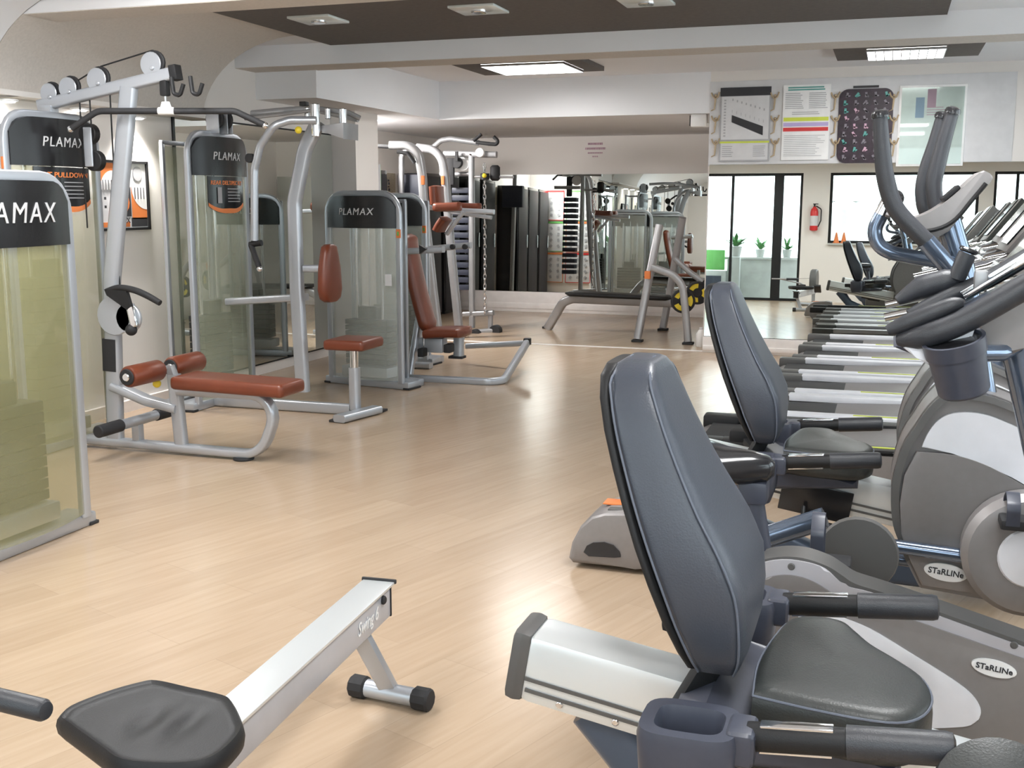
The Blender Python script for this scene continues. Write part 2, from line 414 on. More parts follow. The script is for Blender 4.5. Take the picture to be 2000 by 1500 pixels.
# street scene through the window: tank, cones on the sill
sl = struct(MB().box(((WX0+WX1)/2, -1.09, WZ0-.02), (WX1-WX0, .3, .04), bev=.005).build('window_sill', 'stone'))
def cone(x, lab):
    t = thing('traffic_cone', lab, 'cone', (x, -1.0, WZ0), 0, 'marker cones on the sill')
    MB().box((x, -1.0, WZ0+.006), (.13, .13, .012), bev=.004).build('base', 'orange', t)
    MB().lathe([(.055, .01), (.012, .2), (.008, .205)], (x, -1.0, WZ0), n=16).build('cone_body', 'orange', t)
cone(-.97, 'orange marker cone on the window sill nearer the fire extinguisher'); cone(-.83, 'orange marker cone on the window sill farther from the fire extinguisher')
t = thing('water_tank', 'white drum standing outside the window behind the orange cones', 'drum', (-.9, -2.3, 0))
MB().lathe([(.3, 0), (.3, 1.75), (.32, 1.78), (.32, 1.95), (.28, 2.0)], (-.9, -2.3, 0), n=28).build('drum', 'white', t)
MB().box((-.9, -2.3, 2.2), (.6, .5, .4), bev=.02).build('lid_box', 'stone', t)
# fire extinguisher on the back wall
ex, ez = -1.40, 1.38
t = thing('fire_extinguisher', 'red fire extinguisher hanging on the wall between door and window', 'fire extinguisher', (ex, -.92, ez))
MB().box((ex, -.988, ez+.25), (.06, .03, .3), bev=.004).build('wall_bracket', 'black', t)
MB().lathe([(.02, 0), (.07, .01), (.075, .03), (.075, .36), (.06, .42), (.03, .45), (.03, .47)], (ex, -.92, ez), n=20).build('cylinder', 'red', t)
MB().lathe([(.0765, .10), (.0768, .11), (.0768, .28), (.0765, .29)], (ex, -.92, ez), n=20).build('paper_label', 'paper', t)
MB().box((ex, -.92, ez+.49), (.03, .08, .05), bev=.008).box((ex+.02, -.92, ez+.52), (.1, .02, .015), bev=.004).build('valve', 'black', t)
MB().tube([(ex+.03, -.9, ez+.48), (ex+.13, -.9, ez+.42), (ex+.13, -.9, ez+.2), (ex+.08, -.9, ez+.08)], .011, fil=.06).build('hose', 'black', t)
# ------------------------------------------------------------------ ceiling lights
def fitting(x, y, z, lab):
    t = thing('ceiling_downlight', lab, 'downlight', (x, y, z), 0, 'square glass downlights in the dark ceiling panel')
    MB().box((x, y, z-.008), (.30, .30, .016), bev=.004).build('glass_plate', 'lens', t)
    MB().cyl((x, y, z-.02), (0, 0, 1), .05, .02).build('bulb_holder', 'chrome', t)
for u, v, l in ((622, 38, 'square glass downlight nearest the corner of the dark ceiling panel'), (935, 18, 'square glass downlight in the middle of the dark ceiling panel'), (1262, 2, 'square glass downlight cut by the top edge of the photo')):
    p = flr(u, v, ZC-.03); fitting(p.x, p.y, ZC-.024, l)
def louvre(x, y, lx, ly, px0, px1, lab):
    t = thing('ceiling_light', lab, 'ceiling light', (x, y, ZC-.03))
    MB().box((x, y, ZC-.02), (lx, ly, .04), bev=.003).build('surround', 'dark_panel', t)
    w = px1-px0; cx = x+(px0+px1)/2
    lt = MB().box((cx, y, ZC-.043), (w, ly*.7, .006)).build('diffuser', 'lamp', t)
    b = MB(); n = 9
    for k in range(n+1): b.box((cx-w/2+w*k/n, y, ZC-.052), (.008, ly*.7, .02))
    for k in range(3): b.box((cx, y-ly*.35+ly*.7*k/2, ZC-.052), (w, .008, .02))
    b.build('louvre_grid', 'chrome', t)
louvre(-3.1, 9.62, 1.15, .95, -.32, .42, 'lit louvred ceiling light above the far machines')
louvre(.06, 9.62, 1.10, .80, -.30, .28, 'lit louvred ceiling light above the poster wall')
def spot(p, lab):
    t = thing('spotlight', lab, 'spotlight', p, 0, 'small spotlights along the left wall top')
    MB().cyl(Vector(p)+Vector((0, 0, .006)), (0, 0, 1), .06, .012).build('trim_ring', 'white', t)
    MB().cyl(Vector(p)+Vector((0, 0, -.002)), (0, 0, 1), .042, .01).build('bulb', 'spot', t)
    l_ = bpy.data.lights.new('spot_lamp', 'SPOT'); l_.energy = 50; l_.spot_size = R(110); l_.spot_blend = .8; l_.shadow_soft_size = .05; l_.color = (1, .96, .92)
    lo_ = bpy.data.objects.new('spot_lamp', l_); C.objects.link(lo_); lo_.location = Vector(p)+Vector((.03, 0, -.02)); lo_.rotation_euler = (0, R(8), 0)
for u, v, l in ((15, 198, 'small lit spotlight above the nearest left machine'), (156, 215, 'small lit spotlight behind the cable boom pulleys'), (268, 231, 'small lit spotlight under the lat bar')):
    p = at(u, v, 5); d = (p-EYEP); q = EYEP+d*((-4.93)/d.x); spot((q.x, q.y, q.z), l)
struct(MB().box((-4.93, 5.95, 2.075), (.14, 3.0, .03)).build('trim_9', 'wall'))
# ------------------------------------------------------------------ plate loaded weight towers
def tower(root, w, h, hd, acr, label_text=None, plates=11, stack_h=.75, depth=.30, bulge=.07, head_text='PLAMAX', stack_w=None, tsize=.078):
    """weight tower, face +x at x=0, centred on y=0, built in the local axes of root"""
    fx = lambda y: -bulge*(2*y/w)**2
    fr = MB()
    xx = -bulge-.01
    fr.tube([(xx, -w/2, .05), (xx, -w/2, h-.02), (xx, w/2, h-.02), (xx, w/2, .05)], 0, fil=.15, rect=(.055, .035), up=(1, 0, 0))
    for s_ in (-1, 1): fr.box((-depth, s_*(w/2-.08), h*.5-.02), (.03, .03, h-.1), bev=.006)
    fr.box(((-depth+xx)/2, 0, h-.075), (depth+xx, .06, .03), bev=.004).box((-depth, 0, h-.075), (.03, w-.14, .03), bev=.004)
    fr.build('frame', 'silver', root, local=True)
    MB().box((-bulge-.085, 0, .03), (.16, w+.14, .06), bev=.012).box((-depth, 0, .03), (.1, w+.1, .06), bev=.012).build('base', 'silver', root, local=True)
    ft = MB()
    for s_ in (-1, 1): ft.box((-bulge-.085, s_*(w/2+.05), .008), (.17, .06, .016), bev=.005)
    ft.build('rubber_feet', 'rubber', root, local=True)
    def zt(y):
        r = .14; e = w/2-abs(y)
        return h-.035-(0 if e > r else r-math.sqrt(max(0, r*r-(r-e)**2)))
    N = 20; ys = [-w/2+.012+(w-.024)*k/N for k in range(N+1)]
    def panel(z0, z1, th, dx):
        b = MB()
        rings = []
        for y in ys:
            top = z1 if z1 else zt(y)
            rings.append([Vector((fx(y)+dx, y, z0)), Vector((fx(y)+dx, y, max(top, z0+.01))), Vector((fx(y)+dx-th, y, max(top, z0+.01))), Vector((fx(y)+dx-th, y, z0))])
        b.loft(rings); return b
    hp = panel(h-hd, None, .03, .012).build('header_panel', 'header', root, local=True)
    panel(.07, h-hd, .005, .0).build('front_cover', acr, root, local=True)
    MB().box((-depth-.012, 0, (h-.1)/2+.05), (.006, w-.13, h-.2)).build('back_cover', acr, root, local=True)
    tb = text_bm(head_text, tsize, .002, 0, .18, 1.2)
    tb.bm.transform(FACE_X)
    for v in tb.bm.verts: v.co.x += fx(v.co.y)+.0145; v.co.z += h-hd*.56
    tb.build('logo_lettering', 'letter', hp, local=True, smooth=0)
    sw = stack_w or w*.5
    for k in range(plates):
        z0 = .17+k*stack_h/plates
        MB().box((-depth*.5-.02, 0, z0+stack_h/plates/2), (.13, sw, stack_h/plates-.006), bev=.004).build('weight_plate', 'weight', root, local=True)
    MB().box((-depth*.5-.02, 0, .17+stack_h+.05), (.09, sw*.45, .1), bev=.01).build('top_plate', 'weight', root, local=True)
    gr = MB()
    for s_ in (-1, 1): gr.cyl((-depth*.5-.02, s_*sw*.3, (h-hd)/2+.1), (0, 0, 1), .013, h-hd-.1)
    gr.cyl((-depth*.5-.02, 0, (h-.2+.17+stack_h)/2), (0, 0, 1), .006, h-.2-.17-stack_h)
    gr.build('guide_rods', 'chrome', root, local=True)
    MB().box((-depth*.5-.02, 0, .12), (.2, sw*1.1, .08), bev=.01).build('stack_base', 'silver', root, local=True)
    if label_text:
        lw = w*.62; z0, z1 = h-hd-.26, h-hd-.005
        b = MB(); rings = []
        for k in range(15):
            y = -lw/2+lw*k/14; zb = z0+.05*abs(2*y/lw)**3
            rings.append([Vector((fx(y)+.008, y, zb)), Vector((fx(y)+.008, y, z1)), Vector((fx(y)+.003, y, z1)), Vector((fx(y)+.003, y, zb))])
        b.loft(rings); pl = b.build('placard', 'gloss_black', root, local=True)
        tb = text_bm(label_text, .04, .001, .0006, .1, 1.0, lw*.9); tb.bm.transform(FACE_X)
        for v in tb.bm.verts: v.co.x += fx(v.co.y)+.009; v.co.z += z1-.045
        tb.build('placard_lettering', 'orange', pl, local=True, smooth=0)
        b = MB(); rings = []
        for k in range(15):
            y = -lw/2+lw*k/14; zb = z0+.05*abs(2*y/lw)**3
            rings.append([Vector((fx(y)+.0095, y, zb)), Vector((fx(y)+.0095, y, zb+.028*(1-abs(2*y/lw)**2)+.006)), Vector((fx(y)+.0075, y, zb+.03)), Vector((fx(y)+.0075, y, zb))])
        b.loft(rings).build('placard_stripe', 'orange', pl, local=True)
        b = MB()
        for k in range(5): b.box((fx(.05)+.009, .06, z1-.085-.022*k), (.002, lw*.35, .005))
        b.box((fx(-.1)+.009, -lw*.25, z1-.13), (.002, .05, .11)); b.build('placard_print', 'grey_ink', pl, local=True)
def sticker(root, x, y, z):
    MB().box((x, y, z), (.012, .035, .065)).build('safety_sticker', 'orange', root, local=True)
    MB().box((x+.004, y, z), (.012, .015, .03)).build('sticker_mark', 'green', root, local=True)
# M1 nearest machine, cut by the left edge of the photo
t = thing('weight_machine', 'short weight tower with olive cover, nearest on the left and cut by the photo edge', 'weight machine', (-3.30, 3.575, 0))
tower(t, .78, 1.57, .30, 'acrylic_olive', None, 9, .44, .32, .06, tsize=.118, stack_w=.46)
sticker(t, -.07, .395, 1.02)
MB().tube([(-.3, -.1, .2), (-.9, -.1, .2), (-1.1, -.1, .5)], .035, fil=.1).build('seat_frame', 'silver', t, local=True)
MB().box((-1.0, -.1, .55), (.36, .36, .08), bev=.03, seg=4).build('seat', 'brown', t, local=True)
t = thing('weight_machine', 'weight tower beside the glazed door, seen only in the large mirror', 'weight machine', (-3.42, .35, 0))
tower(t, .66, 1.80, .30, 'acrylic_clear', None, 10, .6, .3, .06)
# M2 lat pulldown
LY = 5.35
t = thing('lat_pulldown_machine', 'lat pulldown and low row machine with long brown bench seat', 'weight machine', (-4.50, 5.31, 0)); lat = t
tower(t, .73, 1.95, .30, 'acrylic_olive', 'LAT PULLDOWN', 13, .85, .34, .07)
sticker(t, -.075, -.38, 1.66)
f = MB()
f.tube([(-4.68, LY, 1.995), (-3.77, LY, 2.145)], 0, rect=(.07, .05), up=(0, 1, 0))
f.build('top_boom', 'silver', t)
MB().bar((-3.775, LY, 2.144), (-3.73, LY, 2.151), .062, .082, .004).build('boom_end_cap', 'black', t)
MB().box((-4.62, LY, 1.96), (.09, .07, .07), bev=.01).build('boom_bracket', 'silver', t)
MB().tube([(-4.06, LY, 2.08), (-4.25, LY, 1.0), (-4.29, LY, .04)], 0, rect=(.055, .10), up=(1, 0, 0), fil=.4).build('upright', 'silver', t)
MB().tube([(-4.276, LY, .66), (-4.284, LY, .47)], 0, rect=(.063, .108), up=(1, 0, 0)).build('upright_sleeve', 'rubber', t)
for px, pz, r in ((-4.585, 2.07, .058), (-4.45, 2.095, .062), (-4.25, 2.135, .066), (-3.885, 2.205, .068)):
    p = MB().cyl((px, LY, pz), (0, 1, 0), r, .022).build('pulley', 'rubber', t)
    g = MB()
    for s_ in (-1, 1): g.cyl((px-.012, LY+s_*.019, pz-.008), (0, 1, 0), r*.98, .008); g.cyl((px, LY+s_*.026, pz-.03), (0, 1, 0), .012, .012)
    g.build('pulley_guard', 'silver', p)
c = MB()
c.tube([(-4.40, LY, 2.13), (-4.24, LY, 2.20), (-3.89, LY, 2.273), (-3.835, LY, 2.24), (-3.825, LY, 2.02)], .0045, n=8, fil=.03)
c.tube([(-4.40, LY, 2.05), (-4.40, LY, 1.30)], .0045, n=8); c.tube([(-4.19, LY, 2.10), (-4.20, LY, .78)], .0045, n=8)
c.tube([(-4.33, LY, 2.05), (-4.33, LY, 1.80)], .0045, n=8)
c.build('cable', 'black', t)
p = MB().cyl((-4.33, LY-.02, 1.83), (0, 1, 0), .058, .05).cyl((-4.30, LY-.02, 1.68), (0, 1, 0), .058, .05).build('floating_pulley', 'black', t)
MB().box((-4.315, LY-.055, 1.755), (.055, .012, .22), bev=.02, seg=4).build('pulley_plate', 'silver', p)
for dx in (.10, .22):
    MB().tube([(-3.825+dx-.02, LY-.05, 2.12), (-3.825+dx-.01, LY-.05, 2.03), (-3.825+dx+.03, LY-.05, 2.02), (-3.825+dx+.055, LY-.05, 2.08)], .012, n=8, fil=.02).build('bar_hook', 'black', t)
MB().box((-3.825, LY, 2.075), (.045, .045, .1), bev=.01).build('cable_stop', 'black', t)
# low row arm
p = MB().cyl((-4.22, LY-.035, .80), (0, 1, 0), .115, .02).cyl((-4.12, LY-.035, .79), (0, 1, 0), .085, .02).box((-4.18, LY-.035, .79), (.2, .018, .17), bev=.005).build('row_pulley_housing', 'silver', t)
MB().tube([(-4.245, LY-.06, .945), (-4.16, LY-.06, .965), (-4.06, LY-.06, .955), (-3.97, LY-.06, .925), (-3.885, LY-.06, .885)], [.014, .018, .019, .019, .017], sm=5).build('row_handle', 'rubber', t)
MB().prism([(-4.25, .955), (-4.235, .92), (-4.10, .84), (-4.075, .86), (-4.10, .95)], 'y', LY-.075, LY-.05).build('handle_bracket', 'black', t)
MB().box((-4.075, LY-.06, .80), (.045, .03, .12), (0, R(-12), 0), bev=.01).build('cable_clip', 'chrome', t)
MB().ball((-4.09, LY-.06, .725), .034).build('stop_ball', 'rubber', t)
f = MB()
f.tube([(-4.52, LY, .045), (-3.30, LY, .035), (-3.16, LY, .38), (-3.83, LY, .375)], 0, rect=(.05, .075), fil=.17, up=(0, 1, 0))
f.tube([(-4.28, LY, .38), (-4.05, LY, .305), (-3.84, LY, .27)], 0, rect=(.05, .09), fil=.3, up=(0, 1, 0))
f.build('bench_frame', 'silver', t)
MB().tube([(-3.83, LY, .05), (-3.86, LY, .47)], 0, rect=(.055, .075), up=(1, 0, 0)).build('seat_post', 'silver', t)
MB().cyl((-3.42, LY, .008), (0, 0, 1), .06, .016).build('rubber_foot', 'rubber', t)
MB().box((-3.44, LY, .435), (.72, .27, .075), (0, R(1), 0), bev=.03, seg=4).build('seat_pad', 'brown', t)
for y in (5.13, 5.52):
    r_ = MB().lathe([(.03, -.145), (.052, -.14), (.06, -.125), (.06, .125), (.052, .14), (.03, .145)], (-3.90, y, .505), (0, 1, 0), 22).build('thigh_roller', 'brown', t)
    MB().cyl((-3.90, y-.146, .505), (0, 1, 0), .046, .012).build('roller_cap', 'rubber', r_)
    MB().cyl((-3.90, y-.153, .505), (0, 1, 0), .022, .012).build('roller_bolt', 'chrome', r_)
MB().cyl((-3.90, 5.33, .505), (0, 1, 0), .016, .3).bar((-3.86, LY, .45), (-3.885, LY, .52), .05, .04, .005).build('roller_axle', 'grey_metal', t)
MB().ball((-3.92, LY-.08, .425), .024).build('adjuster_knob', 'yellow', t)
f = MB().bar((-4.13, LY, .05), (-4.13, LY, .17), .05, .05, .005).build('footrest_post', 'silver', t)
f = MB().cyl((-4.12, LY, .185), (0, 1, 0), .03, .34).build('footrest', 'silver', t)
for y in (LY-.26, LY+.26): MB().cyl((-4.12, y, .185), (0, 1, 0), .036, .2, .006).build('footrest_grip', 'rubber', f)
# lat bar hanging on the cable
d = RIGHT
c0 = Vector((-3.825, LY, 1.945))
t = thing('lat_bar', 'long black lat bar with angled ends hanging from the boom cable', 'bar', tuple(c0))
b = MB(); b.tube([c0-d*.53-Vector((0, 0, .095)), c0-d*.38, c0+d*.38, c0+d*.54-Vector((0, 0, .075))], .0175, fil=.1); b.build('bar', 'rubber', t)
b = MB()
for a in (c0-d*.535-Vector((0, 0, .098)), c0+d*.545-Vector((0, 0, .078))): b.ball(a, .019)
b.build('end_caps', 'chrome', t)
MB().cyl(c0, d, .021, .09).prism([(c0.x-.035, c0.z+.01), (c0.x-.02, c0.z+.05), (c0.x+.02, c0.z+.05), (c0.x+.035, c0.z+.01)], 'y', c0.y-.008, c0.y+.008).build('hanger', 'white', t)
MB().tube([c0+Vector((0, 0, .04)), c0+Vector((0, 0, .085))], .006, n=8).build('carabiner', 'chrome', t)
# M3 pec fly
PYc = 6.80
t = thing('pec_fly_machine', 'tall pec fly machine with overhead swing arms and small brown back pad', 'weight machine', (-4.45, 6.90, 0))
tower(t, .70, 1.93, .30, 'acrylic_green', 'REAR DELT/PEC FLY', 10, .48, .34, .07)
sticker(t, -.075, -.355, 1.62)
MB().box((-4.55, 6.90, 1.99), (.08, .05, .12), bev=.01).build('pulley_bracket', 'silver', t)
for dy in (-.05, .06): MB().cyl((-4.5, 6.90+dy, 2.02), (0, 1, 0), .07, .03).build('pulley', 'rubber', t)
for dy in (-.08, .03, .09): MB().box((-4.5, 6.90+dy, 2.0), (.1, .012, .16), bev=.004).build('pulley_guard', 'silver', t)
MB().tube([at(592, 765, 6.75), at(580, 560, 6.75), at(575, 395, 6.75), at(596, 290, 6.75), at(622, 238, 6.75)], 0, rect=(.065, .095), fil=.3, up=(1, 0, 0)).build('upright', 'silver', t)
MB().tube([at(497, 470, 6.5), at(497, 330, 6.5), at(508, 285, 6.5), at(535, 245, 6.5), at(565, 235, 6.55), at(618, 235, 6.6)], .026, fil=.1).build('swing_arm', 'silver', t)
MB().tube([at(492, 222, 7.1), at(560, 216, 7.1), at(612, 212, 7.0), at(700, 232, 7.0)], .024, fil=.1).build('swing_arm', 'silver', t)
for a, bb in ((at(490, 478, 6.5), at(507, 525, 6.45)),):
    MB().tube([a, bb], .019).build('hand_grip', 'rubber', t); MB().ball(bb, .02).build('grip_cap', 'chrome', t)
MB().tube([at(488, 478, 6.5), at(511, 474, 6.5)], .02).build('grip_clamp', 'black', t)
MB().cyl(at(489, 309, 6.5), (0, 1, 0), .03, .05).build('arm_buffer', 'rubber', t)
for pp_, r_, h_ in ((at(616, 235, 6.65), .03, .21), (at(670, 235, 6.75), .026, .15), (at(600, 222, 6.9), .02, .08), (at(640, 222, 6.8), .02, .07)): MB().cyl(pp_, (0, 0, 1), r_, h_).build('pivot_pin', 'chrome', t)
MB().prism(xz([(618, 248), (676, 240), (676, 272), (618, 252)], 6.72), 'y', 6.68, 6.9, .004).build('pivot_plate', 'grey_metal', t)
b = MB(); b.tube([at(478, 232, 6.85), at(560, 222, 6.85), at(625, 213, 6.85)], .012, n=8).tube([at(625, 213, 6.85), at(680, 220, 6.9), at(703, 231, 6.95)], .018, n=8)
b.build('link_rods', 'grey_metal', t)
MB().box(at(594, 203, 6.9), (.05, .05, .03), bev=.005).build('rod_end_cap', 'black', t)
MB().ball(at(583, 254, 6.6), .024).build('adjuster_knob', 'yellow', t)
b = MB(); b.tube([(-4.42, PYc, .75), (-3.80, PYc, .80)], 0, rect=(.09, .05), up=(0, 0, 1)); b.tube([(-3.78, 6.75, 1.0), (-3.62, 6.78, 1.0)], 0, rect=(.06, .05)); b.build('cross_beam', 'silver', t)
MB().tube([(-4.6, 6.75, .04), (-3.45, 6.75, .04)], 0, rect=(.075, .05), up=(0, 1, 0)).build('floor_beam', 'silver', t)
MB().tube([flr(662, 818, .03), flr(736, 799, .03)], 0, rect=(.10, .05), up=(0, 0, 1)).build('foot_bar', 'silver', t)
b = MB(); b.box(flr(664, 821, .008), (.12, .09, .016), bev=.004).box(flr(737, 801, .008), (.12, .09, .016), bev=.004); b.build('rubber_feet', 'rubber', t)
MB().tube([(-3.42, 6.76, .04), (-3.42, 6.76, .33)], 0, rect=(.07, .07), up=(1, 0, 0)).build('seat_post', 'silver', t)
MB().tube([(-3.42, 6.76, .32), (-3.42, 6.76, .48)], 0, rect=(.052, .052), up=(1, 0, 0)).build('seat_slider', 'chrome', t)
MB().box((-3.42, 6.76, .50), (.30, .34, .07), bev=.028, seg=4).build('seat_pad', 'brown', t)
b = MB(); rings = []
for z, hw, hd_ in ((.775, .06, .03), (.80, .115, .04), (.86, .135, .045), (1.0, .12, .045), (1.1, .09, .04), (1.15, .075, .035), (1.165, .04, .025)):
    rings.append(superring(-3.60, 6.78, hd_, hw, lambda x, y, z=z: Vector((x, y, z)), 24, 3.2))
b.loft(rings).build('back_pad', 'brown', t, smooth=50)
# M4 shoulder press, tower faces the viewer
def local_tower_thing(name, label, loc, rz, **kw):
    t = thing(name, label, 'weight machine', loc, rz); tower(t, **kw); return t
t = local_tower_thing('shoulder_press_machine', 'short weight tower facing forward with brown reclined pad and U-shaped floor tube', (-3.90, 7.78, 0), R(-100), w=.67, h=1.53, hd=.28, acr='acrylic_clear', plates=8, stack_h=.36, stack_w=.40, depth=.3, bulge=.09, tsize=.075)
MB().box((.0, .30, .86), (.004, .06, .09)).build('caution_label', 'paper', t, local=True)
sticker(t, -.08, .345, 1.21)
def slab(pts, Yc, hw, th, name, ma, t, n=20):
    """upholstered pad lofted along a line of pixel positions at depth Yc"""
    P = [at(u, v, Yc) for u, v in pts]; P = spline(P, 5); rings = []; N = len(P)
    for i, p in enumerate(P):
        tg = (P[min(i+1, N-1)]-P[max(i-1, 0)]).normalized(); nn = Vector((0, 1, 0)).cross(tg).normalized()
        e = min(i, N-1-i)/(N-1); k = min(1, .35+e*9) if e < .08 else 1
        rings.append(superring(0, 0, hw*k, th*k, lambda a, b_, p=p, nn=nn: p+Vector((0, 1, 0))*a+nn*b_, n, 3.5))
    return MB().loft(rings).build(name, ma, t, smooth=60)
slab([(797, 457), (801, 490), (812, 545), (826, 600), (840, 648)], 8.45, .13, .045, 'back_pad', 'brown', t)
slab([(836, 650), (870, 648), (914, 648)], 8.45, .17, .042, 'seat_pad', 'brown', t)
b = MB(); b.tube([at(778, 492, 8.15), at(866, 487, 8.15)], 0, rect=(.075, .05), up=(0, 0, 1)); b.build('press_arm', 'silver', t)
b = MB(); b.tube([at(840, 486, 8.6), at(920, 479, 8.6)], 0, rect=(.06, .05), up=(0, 0, 1)); b.build('press_arm', 'silver', t)
MB().prism(xz([(820, 478), (834, 486), (821, 496)], 8.1), 'y', 8.08, 8.12).build('arm_stop', 'black', t)
b = MB(); 
for u in (884, 908): b.cyl(at(u, 482, 8.56), (0, 1, 0), .022, .03)
b.build('arm_bolts', 'rubber', t)
b = MB(); b.tube([at(785, 738, 8.25), at(960, 746, 8.25), at(985, 742, 8.35), at(1030, 668, 9.1)], 0, rect=(.05, .06), fil=.12, up=(0, 0, 1))
b.tube([at(1030, 670, 9.1), at(912, 676, 9.3)], 0, rect=(.05, .05)); b.build('floor_tube', 'silver', t)
MB().box(at(1030, 667, 9.1), (.06, .06, .06), bev=.01).build('tube_cap', 'black', t)
b = MB(); b.tube([at(800, 735, 8.3), at(815, 640, 8.4), at(822, 600, 8.45)], 0, rect=(.05, .06)); b.box(at(845, 673, 8.45), (.22, .12, .12), bev=.01); b.tube([at(896, 695, 8.5), at(896, 655, 8.5)], 0, rect=(.08, .08), up=(1, 0, 0)); b.build('seat_frame', 'silver', t)
b = MB().cyl(at(960, 748, 8.3), (0, 0, 1), .05, .016); b.box(at(893, 697, 8.5), (.12, .1, .02)); b.build('rubber_feet', 'rubber', t)
MB().box(at(825, 688, 8.3), (.05, .1, .07), bev=.01).box(at(877, 680, 8.3), (.06, .1, .07), bev=.01).build('seat_buffers', 'rubber', t)
MB().tube([at(828, 655, 8.4), at(828, 690, 8.4)], .012).build('adjuster_pin', 'chrome', t)
# M5 tower behind M4
t = local_tower_thing('weight_machine', 'short weight tower half hidden behind the forward-facing one', (-4.25, 9.05, 0), R(-97), w=.70, h=1.52, hd=.28, acr='acrylic_clear', plates=8, stack_h=.36, stack_w=.40, depth=.3, bulge=.09, tsize=.075)
sticker(t, -.08, .36, 1.21)
b = MB(); b.tube([at(800, 712, 8.9), at(842, 714, 8.9)], 0, rect=(.09, .05), up=(0, 0, 1)).tube([at(806, 720, 8.95), at(832, 600, 9.0)], 0, rect=(.05, .06)); b.build('foot_frame', 'silver', t)
# ------------------------------------------------------------------ dip and pull-up tower in the alcove
TY = 10.9
t = thing('dip_tower', 'grey pull-up and dip tower with brown elbow pads', 'dip station', (-4.45, TY, 0))
for (pts, Y) in (([(762, 284), (800, 284), (818, 300), (825, 345), (830, 420), (845, 560), (856, 648)], TY-.28), ([(815, 288), (848, 292), (864, 310), (870, 350), (877, 440), (884, 520), (896, 640)], TY+.2)):
    MB().tube([at(u, v, Y) for u, v in pts], 0, rect=(.085, .085), fil=.25, up=(0, 1, 0)).build('upright', 'grey_metal', t)
    MB().box(at(pts[5][0]-19, 352, Y-.05), (.03, .03, .09)).build('safety_sticker', 'orange', t)
for pts, Y in (([(765, 287), (722, 284), (708, 299)], TY-.28), ([(776, 296), (797, 300), (810, 318)], TY-.35)):
    MB().tube([at(u, v, Y) for u, v in pts], .02, fil=.05).build('pull_up_handle', 'rubber', t)
b = MB(); b.tube([at(835, 405, TY-.2), at(880, 410, TY), at(965, 414, TY)], 0, rect=(.06, .05), fil=.1); b.tube([at(872, 458, TY-.05), at(905, 414, TY-.05)], 0, rect=(.05, .04)); b.tube([at(880, 414, TY+.2), at(960, 425, TY+.2)], 0, rect=(.05, .04)); b.build('dip_arms', 'silver', t)
slab([(852, 362), (853, 380), (855, 402)], TY-.05, .14, .045, 'back_pad', 'brown', t)
slab([(846, 405), (880, 404), (900, 403)], TY-.28, .07, .045, 'elbow_pad', 'brown', t)
slab([(890, 402), (915, 404), (940, 404)], TY+.22, .07, .04, 'elbow_pad', 'brown', t)
slab([(856, 452), (862, 440), (872, 425)], TY-.05, .13, .04, 'hip_pad', 'brown', t)
b = MB()
for Y in (TY-.28, TY+.2): b.tube([at(835, 655, Y), at(905, 660, Y)], 0, rect=(.07, .05))
b.build('foot_bars', 'silver', t)
# cable column with chain
KY = 11.7
t = thing('cable_column', 'tall grey cable column with chin-up handles and a dark weight stack', 'cable machine', (-4.3, KY, 0)); CABLE = t.name
b = MB(); b.tube([at(922, 640, KY), at(921, 300, KY)], 0, rect=(.07, .06), up=(1, 0, 0)); b.tube([at(868, 300, KY), at(970, 302, KY)], 0, rect=(.07, .07)); b.tube([at(784, 640, KY+.3), at(784, 305, KY+.3), at(792, 292, KY+.3), at(815, 287, KY+.3)], 0, rect=(.06, .06), fil=.1); b.tube([at(860, 340, KY+.1), at(925, 340, KY+.1)], 0, rect=(.05, .05))
b.tube([at(905, 614, KY), at(964, 611, KY)], 0, rect=(.07, .06)); b.tube([at(918, 650, KY-.1), at(968, 645, KY)], 0, rect=(.08, .06)); b.tube([at(958, 611, KY), at(958, 643, KY)], 0, rect=(.05, .05), up=(1, 0, 0)); b.build('frame', 'grey_metal', t)
MB().tube([at(845, 288, KY), at(862, 274, KY), at(880, 271, KY), at(935, 279, KY)], .03, fil=.1).build('chin_up_bar', 'grey_metal', t)
for pts in ([(925, 275), (940, 262)], [(930, 278), (957, 281)], [(953, 281), (970, 282), (973, 275), (964, 267)]):
    MB().tube([at(u, v, KY-.1) for u, v in pts], .02, fil=.04).build('chin_up_handle', 'rubber', t)
b = MB()
for k in range(14): b.box(at(903, 372+k*14.5, KY+.1), (.20, .14, .06), bev=.006)
b.build('weight_stack', 'navy', t)
MB().box(at(805, 368, KY+.5), (.32, .1, .32), bev=.01).build('side_cover', 'navy', t)
b = MB(); b.box(at(892, 305, KY-.1), (.03, .03, .1)); b.cyl(at(893, 318, KY-.05), (0, 1, 0), .06, .06); b.box(at(880, 335, KY-.06), (.09, .05, .30), bev=.02); b.build('pulley_block', 'rubber', t)
b = MB(); b.cyl(at(905, 320, KY), (0, 1, 0), .075, .02); b.cyl(at(938, 298, KY-.05), (0, 1, 0), .05, .05); b.build('pulley_disc', 'white', t)
b = MB(); b.cyl(at(927, 655, KY-.15), (0, 1, 0), .07, .1); b.cyl(at(968, 646, KY), (0, 1, 0), .065, .1); b.build('rubber_feet', 'rubber', t)
MB().cyl(at(947, 345, KY-.05), (0, 0, 1), .05, .07).build('cable_stop', 'black', t); MB().ball(at(946, 343, KY-.11), .025).build('stop_button', 'yellow', t)
